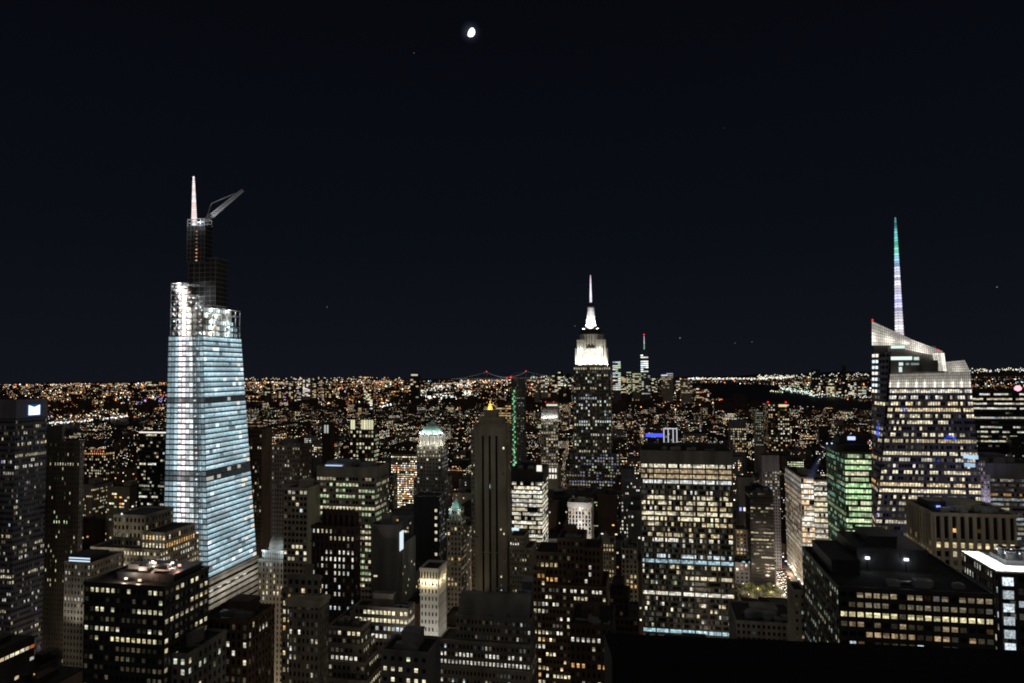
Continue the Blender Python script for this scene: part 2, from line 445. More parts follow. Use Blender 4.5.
    def finish(self, solo=4.0):
        if self.core.f: self.core.build("glazing", self.glass, self.root)
        if self.frame.f: self.frame.build("facade_frame", self.wall, self.root)
        if self.roofb.f: self.roofb.build("roof", self.roofm, self.root)
        self.panes.sort(key=lambda p: -p[0])
        rest = MB()
        for i, (ar, pts, g, var) in enumerate(self.panes):
            if i < 100 and ar >= solo:
                m = MB(); self.add_pane(m, pts, g, var); m.build("window", WIN, self.root)
            else: self.add_pane(rest, pts, g, var)
        if rest.f: tag(rest.build("window_glow", WIN, self.root), kind="stuff")
        return self

# ================================================================== the setting
HUDSON_PX = [(688, 382.5), (760, 384), (800, 388.5), (840, 398.5), (872, 402), (905, 405), (1010, 400), (1010, 420), (872, 413.5), (830, 411), (790, 408), (745, 404), (712, 397), (694, 388)]
EAST_PX = [(44, 425.5), (75, 423.5), (100, 421.5), (128, 418), (170, 416), (215, 415), (215, 419), (170, 422), (136, 427), (136, 434), (104, 433), (84, 433), (60, 444), (44, 450)]
BAY_PX = [(690, 379.6), (800, 379.9), (800, 380.8), (690, 381.2)]
def inside(poly, x, y):
    c = False; n = len(poly)
    for i in range(n):
        (xa, ya), (xb, yb) = poly[i], poly[i - 1]
        if (ya > y) != (yb > y) and x < (xb - xa) * (y - ya) / (yb - ya) + xa: c = not c
    return c
def on_water(px, py): return inside(HUDSON_PX, px, py) or inside(EAST_PX, px, py)

g = MB(); g.face([(25500 * math.cos(2 * math.pi * i / 96), 25500 * math.sin(2 * math.pi * i / 96), 0) for i in range(96)])
tag(g.build("ground", ASPHALT), kind="structure")
for nm, poly in (("hudson_river_water", HUDSON_PX), ("east_river_water", EAST_PX)):
    w_ = MB(); pts = [ground_at(x, y, 0.4) for x, y in poly]
    w_.face(pts[::-1])
    tag(w_.build("river_water", WATER), kind="structure")

# the low ridge that closes the view beyond the western shore
hl = MB(); hr = random.Random(3); hp = []
for i in range(61):
    px = 640 + i * 8; k = i / 60
    top = at(px, 378.6 - 6.4 * min(1, k * 2.2) - 2.0 * k + 0.5 * math.sin(i * .7) + hr.uniform(-.2, .2), 23000); hp.append(top)
for p, q in zip(hp, hp[1:]):
    if p.z > 0 and q.z > 0: hl.hexa([(p.x, p.y, -5), (q.x, q.y, -5), (q.x, q.y + 1500, -5), (p.x, p.y + 1500, -5), tuple(p), tuple(q), (q.x, q.y + 1500, 0), (p.x, p.y + 1500, 0)])
tag(hl.build("hills", ROOFM), kind="structure")

AVES = [-1090, -870, -660, -530, -400, -270, -150, 165, 441, 721, 1000, 1280, 1560]
# Sixth Avenue, the one road the picture looks down: carriageway, kerbs, pavements, lane lines
ub = 165
m = MB(); m.face([from_uv(ub - 9, 120, 0.06), from_uv(ub + 9, 120, 0.06), from_uv(ub + 9, 2600, 0.06), from_uv(ub - 9, 2600, 0.06)])
tag(m.build("road", ASPHALT), kind="structure")
for s in (-1, 1):
    m = MB(); a, b = sorted((ub + s * 9, ub + s * 15))
    m.hexa([from_uv(a, 120, 0), from_uv(b, 120, 0), from_uv(b, 2600, 0), from_uv(a, 2600, 0), from_uv(a, 120, 0.2), from_uv(b, 120, 0.2), from_uv(b, 2600, 0.2), from_uv(a, 2600, 0.2)])
    tag(m.build("pavement", PAVING), kind="structure")
m = MB()
for i in range(260):
    for off in (-5.4, -1.8, 1.8, 5.4):
        v = 560 + i * 6
        m.face([from_uv(ub + off - 0.08, v, 0.09), from_uv(ub + off + 0.08, v, 0.09), from_uv(ub + off + 0.08, v + 3, 0.09), from_uv(ub + off - 0.08, v + 3, 0.09)])
tag(m.build("road_markings", PAINT), kind="structure")

# ================================================================== the supertall under construction
def supertall():
    lab = "blue-white lit tapering glass skyscraper, its top floors still open steel frames"
    b = Building("glass_skyscraper", lab, "skyscraper", 162, 209, 600, 600, side=258, wall=STEEL, ycut=690, vis=612)
    fr = Vector(b.root.location)
    def L(px, py, Y): return b.loc(at(px, py, Y))
    NLb = Vector((0, 0, b.h)); Cb = Vector((b.w, 0, b.h)); Rb = Vector((b.w, b.d, b.h)); Lb = Vector((0, b.d, b.h))
    zt = at(207, 336, 603).z
    W3 = lambda p: b.M @ p
    # the upper edge of the glass: every corner leans inwards
    NLt = b.loc(at(169, 336, 604)); NLt.z = zt
    Ct = b.loc(at(207, 336, 603)); Ct.z = zt; Ct.y = NLt.y
    s = solve(W3(Ct), V, 241)
    Rt = Ct + Vector((0, s, 0)); Lt = NLt + Vector((0, s, 0))
    k0 = (b.z(577) - b.h) / (zt - b.h)                       # glass starts above the stone base
    mix = lambda a, c, k: a.lerp(c, k)
    zg = b.h + (zt - b.h) * k0
    # core body
    b.core.hexa([NLb, Cb, Rb, Lb, NLt, Ct, Rt, Lt])
    pod = MB(); pod.box(0, b.w, 0, b.d, 0, b.h)
    NLg, Cg, Rg = mix(NLb, NLt, k0), mix(Cb, Ct, k0), mix(Rb, Rt, k0)
    # banded stone base
    base = MB()
    zb0 = 0; nb = 16
    for k in range(nb):
        z0, z1 = zg * k / nb, zg * (k + 0.55) / nb
        base.box(-0.8, b.w + 0.8, -0.8, b.d + 0.8, z0, z1)
    base.box(-0.5, b.w + 0.5, -0.5, b.d + 0.5, zg - 2.0, zg - 0.2)
    base.build("stone_base", PALE, b.root)
    b.core.box(0, b.w, 0, b.d, 0, b.h - 0.05)
    rows = 46
    dark_rows = {int((1 - f) * rows) for f in (0.30, 0.305, 0.625, 0.63)}
    def z_row(y): return int((b.z(y) - zg) / (zt - zg) * rows)
    dark = {z_row(398), z_row(402), z_row(473), z_row(478)}
    BW = (0.56, 0.79, 0.89)
    def west(k, j):
        if k in dark: return (0.02, 0.025, 0.03) if rng.random() < 0.8 else sc(WHT, 0.5)
        base_ = 0.76 + 0.14 * math.sin(k * 1.7) + 0.14 * math.sin(j * 0.55 + k * 0.35)
        q = rng.uniform(0.85, 1.15) * base_
        if rng.random() < 0.03: return sc(COOL, 1.3)
        if rng.random() < 0.03: return sc(BW, 0.3)
        if j > 9 and rng.random() < 0.12: return sc(WHT, 0.95)
        return (BW[0] * q * rng.uniform(0.85, 1.1), BW[1] * q, BW[2] * q, 5)
    def north(k, j):
        dk = 0.25 if k in dark else 1
        if j in (0, 1): return sc(BW, dk * rng.uniform(0.34, 0.55))
        if j == 2: return sc(BW, dk * rng.uniform(0.7, 1.2))
        if j in (3, 4): return sc((1.0, 0.93, 0.97), dk * rng.choice((0.7, 1.0, 1.5, 1.7)))
        if j in (5, 6): return sc((0.92, 0.97, 1.0), dk * rng.choice((0.5, 0.7, 1.0, 1.4)))
        return sc(BW, dk * rng.choice((0.35, 0.45, 0.6, 0.9, 0.25)))
    lt = Lit(full=0, part=0, single=0, dim=0)
    b.facade(Cg, Rg, Rt, Ct, rows, 13, wf=0.985, hf=0.68, t=0.5, lit=lt, colfn=west, piers=False)
    b.facade(NLg, Cg, Ct, NLt, rows, 10, wf=0.965, hf=0.70, t=0.5, lit=lt, colfn=north)
    for i in range(6): light('POINT', "base_light", (b.w + 9, b.d * (.04 + .17 * i), zg - 14), 1900, (1, .97, .9), 2.0, parent=b.root)
    # loading hoist clamped to the north face near its corner
    h = MB()
    def pn(s, r, o): return mix(mix(NLg, Cg, s), mix(NLt, Ct, s), r) + Vector((0, -o, 0))
    for s in (0.76, 0.86):
        for o in (1.2, 3.0): h.bar(pn(s, 0, o), pn(s, 1.06, o), 0.22)
    for k in range(rows * 2):
        a, c = k / (rows * 2), (k + 1) / (rows * 2)
        h.bar(pn(0.76, a, 3.0), pn(0.86, c, 3.0), 0.12); h.bar(pn(0.76, a, 1.2), pn(0.86, a, 3.0), 0.1)
    ho = h.build("hoist_mast", STEEL, b.root)
    for k in range(rows):
        if rng.random() < 0.75:
            q = pn(0.81 + rng.uniform(-0.05, 0.05), (k + 0.5) / rows, 2.2); m = MB()
            c = rng.choice((WHT, COOL, WHT, (1.0, 0.75, 0.55)))
            m.box(q.x - 0.8, q.x + 0.8, q.y - 0.4, q.y + 0.4, q.z - 0.5, q.z + 0.5, 0, sc(c, rng.uniform(0.5, 1.4)))
            m.build("hoist_lamp", GLOW, b.root)
    # bright site lamps up the north side
    for k in range(rows):
        for s in (0.34, 0.46):
            if k in dark: continue
            q = pn(s, (k + 0.62) / rows, 0.25); m = MB()
            m.box(q.x - 1.3, q.x + 1.3, q.y - 0.2, q.y, q.z - 0.55, q.z + 0.55, 0, sc((1.0, 0.93, 0.96), 1.6)); m.build("site_lamp", GLOW, b.root)
    # open floors above the glass: slabs and columns, work lamps, no glass yet
    zt2 = at(180, 283, 606).z; fh = (zt2 - zt) / 9.0
    W = Ct.x - NLt.x; D = Rt.y - Ct.y; x0, y0 = NLt.x, NLt.y
    fl = MB(); core = MB(); core.box(x0 + W * 0.14, x0 + W * 0.84, y0 + 6.2, y0 + D * 0.86, zt, zt + 4.9 * fh); core.box(x0 + W * .14, x0 + W * .40, y0 + 6.2, y0 + D * .33, zt + 4.91 * fh, zt + 8.6 * fh)
    core.build("concrete_core", PALE, b.root)
    def reach(k):                                   # the k-th open floor: its end along the street and down the avenue
        return (x0 + W * (0.99 if k <= 5 else (0.86, 0.62, 0.48, 0.42)[k - 6]), y0 + D * ((0.99, 0.99, 0.99, 0.62, 0.99, 0.99)[k] if k <= 5 else 0.35))
    for k in range(10):
        z = zt + k * fh; c, q = reach(k)
        fl.box(x0 + 0.4, c, y0 + 0.4, q, z - 0.4, z)
        if k == 9: continue
        for i in range(6):
            x = x0 + 1.5 + (c - x0 - 2.5) * (i + 0.5) / 6
            big = i in (1, 2)
            e_ = rng.choice((1.3, 2.0, 2.4)) if big else rng.choice((0.4, 0.8, 1.2, 1.6))
            for _ in range(3 if big else 2):
                hw = rng.uniform(.4, 1.1) * (1.25 if big else .8); xx = x + rng.uniform(-1.6, 1.6); zz_ = z + fh * rng.uniform(.3, .8)
                m = MB(); m.box(xx - hw, xx + hw, y0 + 1.6, y0 + 2.0, zz_ - rng.uniform(.4, .9), zz_ + rng.uniform(.3, .8), 0, sc(rng.choice(((1.0, 0.96, 0.97), (1, .9, .9), COOL)), e_)); m.build("work_lamp", GLOW, b.root)
        for i in range(8):
            if k <= 4 and k != 3 and rng.random() < 0.75:
                y = y0 + 1 + (q - y0 - 2) * (i + 0.5) / 8
                m = MB(); m.box(c - 2.4, c - 2.0, y - 2.0, y + 2.0, z + fh * 0.2, z + fh * 0.78, 0, sc(rng.choice((BW, COOL, WHT, COOL)), rng.choice((0.4, 0.9, 1.5)))); m.build("work_lamp", GLOW, b.root)
    fl.build("floor_slab", PALE, b.root)
    for i in range(7):                              # columns stand as high as the floors they carry
        x = x0 + 0.8 + (W - 1.8) * i / 6; kt = max(k for k in range(10) if reach(k)[0] > x)
        m = MB(); m.box(x - 0.3, x + 0.3, y0 + 0.45, y0 + 1.05, zt, zt + kt * fh); m.build("steel_column", STEEL, b.root)
    for i in range(1, 9):
        y = y0 + 0.8 + (D - 1.8) * i / 8; kt = 2 if y > y0 + D * 0.62 else 5
        m = MB(); m.box(x0 + W - 1.1, x0 + W - 0.5, y - 0.3, y + 0.3, zt, zt + 5 * fh); m.build("steel_column", STEEL, b.root)
    for k in range(0, 9):
        c, q = reach(k); zl = zt + (k + 0.8) * fh - 0.7
        light('POINT', "work_light", (x0 + (c - x0) * 0.35, y0 + 3, zl), 4200 if k < 5 else 5000, (0.97, 0.96, 1), 0.5, parent=b.root)
        if k <= 4: light('POINT', "work_light", (c - 4, y0 + (q - y0) * 0.35, zl), 2300, (0.88, 0.97, 1), 0.5, parent=b.root); light('POINT', "work_light", (c - 4, y0 + (q - y0) * 0.75, zl), 2300, (0.88, 0.97, 1), 0.5, parent=b.root)
    # dark glazed upper shaft in two steps, with faint floor lines
    def block(pxl, pxr, ytop, ybot, Y, nm, depth, rowsn):
        A = b.loc(at(pxl, ytop, Y)); wv = solve(W3(A), U, pxr); zb = b.loc(at(pxl, ybot, Y)).z
        m = MB(); m.box(A.x, A.x + wv, A.y, A.y + depth, zb, A.z); m.build(nm, DARK, b.root)
        f = MB()
        for k in range(rowsn + 1):
            z = zb + (A.z - zb) * k / rowsn
            f.box(A.x - 0.3, A.x + wv + 0.3, A.y - 0.3, A.y + depth + 0.3, z - 0.22, z + 0.22)
        for i in range(6):
            x = A.x + wv * i / 5; f.box(x - 0.2, x + 0.2, A.y - 0.25, A.y, zb, A.z - 0.3)
        f.build("floor_edge", STEEL, b.root)
        return A, wv, zb
    A1, w1, zb1 = block(189, 216, 259, 306, 614, "upper_shaft", 17, 10)
    A2, w2, zb2 = block(187.5, 205, 226, 262, 613, "upper_shaft", 11, 8)
    for i in range(9):
        z = zb2 + (A2.z - zb2) * (0.02 + i * 0.1)
        m = MB(); m.box(A2.x + w2 * 0.55 - 0.5, A2.x + w2 * 0.55 + 0.5, A2.y - 0.8, A2.y - 0.35, z, z + 0.8, 0, sc(rng.choice(((1, 0.35, 0.2), (1, 0.6, 0.4), (1, 0.9, 0.8))), rng.choice((0.3, 0.9, 1.2)))); m.build("stair_lamp", GLOW, b.root)
    cr = MB(); zz = A2.z
    for i in range(5):
        x = A2.x + w2 * i / 4
        for y in (A2.y, A2.y + 10): cr.bar((x, y, zz), (x, y, zz + 6), 0.25)
    for z in (zz + 3, zz + 6):
        for y in (A2.y, A2.y + 10): cr.bar((A2.x, y, z), (A2.x + w2, y, z), 0.25)
        for x in (A2.x, A2.x + w2): cr.bar((x, A2.y, z), (x, A2.y + 10, z), 0.25)
    cr.build("crown_frame", STEEL, b.root)
    light('POINT', "crown_light", (A2.x + w2 * 0.5, A2.y - 6, zz + 4), 2500, (0.9, 0.95, 1), 0.5, parent=b.root)
    # lit lattice spire
    sp = MB(); q0 = b.loc(at(194.2, 226, 617)); q1 = b.loc(at(193.6, 178, 617)); n = 22
    for i in range(n):
        a, c = i / n, (i + 1) / n
        r0, r1 = 2.6 - 1.75 * a, 2.6 - 1.75 * c
        p0, p1 = q0.lerp(q1, a), q0.lerp(q1, c)
        g_ = rng.choice(((1.3, 1.2, 1.2), (1.1, 1.0, 1.0), (1.0, 0.8, 0.78)))
        sp.taper((p0.x, p0.y), r0, p0.z, r1, p0.z + (p1.z - p0.z) * 0.8, 8, 0, g_)
        sp.taper((p0.x, p0.y), r1 * 0.8, p0.z + (p1.z - p0.z) * 0.8, r1 * 0.8, p1.z, 8, 0, sc((1, 0.6, 0.55), 0.6))
    sp.build("spire", GLOW, b.root)
    m = MB(); m.octa((q1.x, q1.y, q1.z + 0.5), 1.2, 0, (1.6, 1.5, 1.5)); m.build("beacon", GLOW, b.root)
    b.finish(solo=0.0)
    # tower crane on the shaft
    t = empty("tower_crane", at(202, 226, 621), 0); tag(t, "long grey lattice crane boom raised beside the skyscraper's white spire", "crane")
    O = Vector(t.location)
    def c(px, py, Y=621): return at(px, py, Y) - O
    def lattice(mb, a, e_, wd, nseg, r):
        a, e_ = Vector(a), Vector(e_); d = (e_ - a).normalized(); s_ = Vector((0, 1, 0)); t_ = d.cross(s_)
        cn = lambda k, q: a.lerp(e_, k) + (s_ * q[0] + t_ * q[1]) * wd * (1 - 0.45 * k)
        Q = ((-1, -1), (1, -1), (1, 1), (-1, 1))
        for i in range(4): mb.bar(cn(0, Q[i]), cn(1, Q[i]), r)
        for k in range(nseg):
            for i in range(4): mb.bar(cn(k / nseg, Q[i]), cn((k + 1) / nseg, Q[(i + 1) % 4]), r * 0.7)
    m = MB(); lattice(m, c(203, 223), c(243, 190), 1.5, 18, 0.28); m.build("boom", STEEL, t)
    m = MB(); m.bar(c(243, 190), c(211.5, 203.5), 0.22); m.bar(c(211.5, 203.5), c(205, 222), 0.18); m.build("stay_cable", STEEL, t)
    m = MB(); lattice(m, c(202, 240), c(202, 223), 1.4, 6, 0.25); m.build("mast", STEEL, t)
    m = MB(); o = c(202, 223); m.box(o.x - 4, o.x + 3, o.y - 1.5, o.y + 1.5, o.z - 1, o.z + 1.2); m.box(o.x + 1, o.x + 3.2, o.y - 3, o.y - 1.5, o.z - 0.5, o.z + 2); m.build("machinery_deck", STEEL, t)
    light('SPOT', "boom_light", at(206, 232, 606), 60000, (0.95, 0.97, 1), 0.5, aim=at(225, 205, 621), spot=60)
supertall()

# ================================================================== the crystalline tower with the coloured spire
def crystal():
    wmat = wall_mat("violet_grey_cladding", (0.21, 0.21, 0.32), rough=0.5)
    lab = "faceted glass skyscraper with a sloping backlit crown and a tall coloured spire"
    b = Building("crystal_skyscraper", lab, "skyscraper", 884, 972, 392, 530, depth=48, wall=wmat, ycut=690, vis=540)
    L = lambda px, py, Y: b.loc(at(px, py, Y))
    zb = at(900, 560, 530).z
    def corner(px, py, yl=None):
        """point on the plane y = yl of the local frame, seen at this pixel"""
        yl = 0.0 if yl is None else yl
        d = ray(px, py); d_l = b.MI.to_3x3() @ d; e_l = b.MI @ EYE
        return e_l + d_l * ((yl - e_l.y) / d_l.y)
    TL, TR = corner(890, 388), corner(971.5, 388)
    BL, BR = corner(873.5, 545), corner(986, 545)
    b.claim(872, 987)
    BL.z = BR.z = (BL.z + BR.z) / 2; TL.z = TR.z = (TL.z + TR.z) / 2
    YA = 26.0
    Aout = lambda py: corner(872, py, YA)
    sight = lambda p, dep: p + (p - (b.MI @ EYE)).normalized() * dep      # straight on along the same line of view
    # body
    D = b.d
    A0 = Aout(545); A0.z = BL.z; At = Aout(388); At.z = TL.z
    b.core.hexa([BL, BR, BR + Vector((-6, D, 0)), A0, TL, TR, TR + Vector((-8, D, 0)), At])
    fl0 = lambda p: Vector((p.x, p.y, 0)); dn = lambda p: p - Vector((0, 0, 0.05))
    b.core.hexa([fl0(BL), fl0(BR), fl0(BR) + Vector((-6, D, 0)), fl0(A0), dn(BL), dn(BR), dn(BR) + Vector((-6, D, 0)), dn(A0)])
    lt = Lit(full=0.14, part=0.45, single=0.1, dim=0.6, br=1.0, pal=[(CRM, 5), (WARM, 3), (WHT, 4)], rows=((410, 'full', WARM), (416, 'part', CRM), (437, 'part', CRM), (474, 'part', CRM), (482, 'full', WARM), (397, 'part', WHT)))
    b.facade(BL, BR, TR, TL, 25, 34, wf=0.84, hf=0.52, t=0.3, lit=lt)
    # the narrow facet turned to the east
    A0 = Aout(545); A1 = Aout(352); A0.z = BL.z; A1.z = corner(890, 352).z
    B1 = corner(890, 352)
    Tb, Ta = TL + Vector((0.02, 0.02, 0.02)), At + Vector((0.02, 0, 0.02))
    b.core.hexa([Tb, Tb + Vector((.6, .4, 0)), Ta + Vector((6, 2, 0)), Ta, B1, B1 + Vector((.6, .4, 0)), A1 + Vector((6, 2, 0)), A1])
    def strip(k, j):
        if k >= 24: return sc(COOL if k % 3 else WHT, 1.3) if j < 2 else False
        return None
    b.facade(A0, BL, B1, A1, 31, 5, wf=0.86, hf=0.5, t=0.25, lit=Lit(full=0.06, part=0.3, single=0.12, dim=0.4, br=0.7, pal=PAL_WARM), colfn=strip)
    # blue lit accents on two floors
    for px, py, k in ((878.5, 424, .8), (878, 428, 1.0), (877.5, 432, 1.2), (878, 436, 1.0), (945, 439, 1.2), (948, 437, 1.6), (951, 436.5, 1.2), (954, 438.5, 1.4), (903, 410, 1), (906, 410, .7), (938, 461, 1.3), (877, 515, .7)):
        q = corner(px, py); m = MB(); m.box(q.x - k * 0.7, q.x + k * 0.7, q.y - 0.42, q.y - 0.36, q.z - rng.uniform(.5, 1.4), q.z + rng.uniform(.5, 1.4), 0, sc((0.03, 0.10, 0.9), rng.uniform(.4, 1.1))); m.build("blue_screen", GLOW, b.root)
    for px, py in ((966, 456.5), (971, 457.5), (975, 457.5), (967, 465), (972, 465.5)):
        q = corner(px, py); m = MB(); m.box(q.x - 2.0, q.x + 2.0, q.y - 0.42, q.y - 0.36, q.z - 1.3, q.z + 1.6, 0, sc((0.5, 0.75, 1), rng.uniform(.35, 1.1))); m.build("blue_screen", GLOW, b.root)
    # glazed crown band, light pools along its foot painted into the panel glow
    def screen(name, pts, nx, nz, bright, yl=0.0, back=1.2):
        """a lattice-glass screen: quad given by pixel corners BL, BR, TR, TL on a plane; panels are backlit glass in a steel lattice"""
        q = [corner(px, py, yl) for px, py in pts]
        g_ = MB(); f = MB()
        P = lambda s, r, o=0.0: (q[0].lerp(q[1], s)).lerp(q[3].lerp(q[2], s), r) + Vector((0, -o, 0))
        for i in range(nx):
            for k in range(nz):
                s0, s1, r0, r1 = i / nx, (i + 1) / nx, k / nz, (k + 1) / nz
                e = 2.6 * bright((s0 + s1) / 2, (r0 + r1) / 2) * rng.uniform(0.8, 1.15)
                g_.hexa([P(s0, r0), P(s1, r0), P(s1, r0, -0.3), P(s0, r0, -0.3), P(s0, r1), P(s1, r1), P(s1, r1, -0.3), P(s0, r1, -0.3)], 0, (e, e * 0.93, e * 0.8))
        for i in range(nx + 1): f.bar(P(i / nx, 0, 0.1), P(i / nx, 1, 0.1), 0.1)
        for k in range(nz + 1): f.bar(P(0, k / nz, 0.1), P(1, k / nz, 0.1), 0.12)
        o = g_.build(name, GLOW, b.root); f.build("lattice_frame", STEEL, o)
    nl = 9
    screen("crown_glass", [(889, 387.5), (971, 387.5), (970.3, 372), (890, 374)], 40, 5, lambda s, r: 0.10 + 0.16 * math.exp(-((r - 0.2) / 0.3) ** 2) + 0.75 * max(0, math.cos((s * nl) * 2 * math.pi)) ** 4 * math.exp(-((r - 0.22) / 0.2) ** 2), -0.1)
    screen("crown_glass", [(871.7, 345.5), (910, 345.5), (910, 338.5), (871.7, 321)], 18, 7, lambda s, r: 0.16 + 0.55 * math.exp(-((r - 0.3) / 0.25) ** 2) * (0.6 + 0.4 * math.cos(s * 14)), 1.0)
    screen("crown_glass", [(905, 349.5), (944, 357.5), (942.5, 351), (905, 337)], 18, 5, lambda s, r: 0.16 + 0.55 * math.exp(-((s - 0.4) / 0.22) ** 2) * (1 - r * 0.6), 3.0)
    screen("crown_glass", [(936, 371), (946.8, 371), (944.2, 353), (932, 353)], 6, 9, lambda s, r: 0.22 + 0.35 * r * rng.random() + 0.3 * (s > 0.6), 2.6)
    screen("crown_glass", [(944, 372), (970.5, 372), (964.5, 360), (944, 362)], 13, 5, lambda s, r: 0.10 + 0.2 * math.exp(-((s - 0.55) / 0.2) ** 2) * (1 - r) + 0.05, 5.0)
    # dark stepped bulk behind the crown, with lit plant floors
    def bulk(px0, px1, y0, y1, yl, dep, nm="crown_bulk", mat=DARK):
        a, c = corner(px0, y1, yl), corner(px1, y0, yl); m = MB(); f0, f1 = Vector((a.x, yl, a.z)), Vector((c.x, yl, a.z)); sd = Vector((f0.x - (b.MI @ EYE).x, f0.y - (b.MI @ EYE).y, 0)).normalized() * dep
        r0, r1 = f0 + sd, f1 + Vector((sd.x * .2, sd.y, 0)); hz = Vector((0, 0, c.z - a.z)); m.hexa([f0, f1, r1, r0, f0 + hz, f1 + hz, r1 + hz, r0 + hz]); m.build(nm, mat, b.root)
    bulk(889, 936, 346, 389, 5.5, 26, mat=CONC); bulk(936, 943, 356, 373, 6, 20); bulk(874, 890, 344.5, 353, 6.5, 20)
    bulk(922, 938, 360, 372, 1.8, 3, "plant_room", CONC); bulk(912, 944, 371.4, 373.2, 1.0, 4, "plant_deck", PALE)
    for px0, px1, y0, y1, k in ((891, 907, 345.5, 348.5, 1.0), (891, 912, 356.5, 360, 1.1), (914, 919, 357, 360, 0.8), (899, 903, 362.5, 365.5, 0.9), (899, 902, 367, 372, 0.9), (906, 909, 363, 365, 0.3), (911, 919, 363, 365, 0.25), (940, 943, 368, 370.5, 1.2)):
        a, c = corner(px0, y1, 5.3), corner(px1, y0, 5.3); m = MB(); m.box(a.x, c.x, 5.3, 5.42, a.z, c.z, 0, sc((0.8, 1.0, 0.93), k)); m.build("plant_floor_light", GLOW, b.root)
    for px, py in ((872.5, 320), (938, 350)):
        q = corner(px, py, 2.9); m = MB(); m.octa(q, 0.9, 0, (1.4, 0.05, 0.04)); m.build("red_beacon", GLOW, b.root)
    light('SPOT', "violet_fill", b.M @ Vector((BR.x + 70, -60, TL.z - 190)), 160000, (.62, .6, 1), 6, aim=b.M @ Vector((BR.x - 8, 0, TL.z - 80)), spot=60)  # unseen violet spot added to brighten the tower's right side
    # spire: lattice legs round glowing segments
    q0, q1 = corner(899.5, 338, 10), corner(893.6, 217, 10); q1 = Vector((q0.x, q0.y, q1.z)); q1.x = corner(893.6, 217, 10).x + 1.2
    ramp = [(0.0, (1.0, 0.88, 1.0)), (0.15, (0.95, 0.92, 1.0)), (0.28, (0.62, 0.62, 1.05)), (0.42, (0.9, 0.85, 1.0)), (0.55, (0.75, 0.8, 1.0)), (0.62, (0.35, 0.6, 0.9)), (0.7, (0.3, 0.85, 0.7)), (0.78, (0.12, 0.55, 0.40)), (0.86, (0.25, 0.8, 0.85)), (0.93, (0.10, 0.35, 0.35)), (1.0, (0.08, 0.18, 0.2))]
    n = 44; legs = MB()
    for i in range(n):
        a, c = i / n, (i + 1) / n
        k = next(j for j in range(len(ramp) - 1) if ramp[j + 1][0] >= a); f = (a - ramp[k][0]) / (ramp[k + 1][0] - ramp[k][0])
        cc = tuple(ramp[k][1][z] * (1 - f) + ramp[k + 1][1][z] * f for z in range(3))
        r0 = 2.7 * (1 - a) ** 0.8 + 0.45; r1 = 2.7 * (1 - c) ** 0.8 + 0.45
        p0, p1 = q0.lerp(q1, a), q0.lerp(q1, c)
        m = MB(); zc = p0.z + (p1.z - p0.z) * 0.78
        m.taper((p0.x, p0.y), r0, p0.z, r1, zc, 6, 0, sc(cc, rng.choice((.5, .8, 1.0, 1.2, 1.3)))); m.build("spire_light", GLOW, b.root)
        legs.taper((p0.x, p0.y), r0 * 0.55, zc - 0.01, r1 * 0.55, p1.z + 0.01, 4)
        for t_ in range(3):
            an = t_ * 2.09
            if a < 0.6: legs.bar((p0.x + math.cos(an) * r0 * 1.1, p0.y + math.sin(an) * r0 * 1.1, p0.z), (p1.x + math.cos(an + 2.09) * r1 * 1.1, p1.y + math.sin(an + 2.09) * r1 * 1.1, p1.z), 0.16)
    legs.build("spire_lattice", STEEL, b.root)
    b.finish(solo=2.0)
crystal()

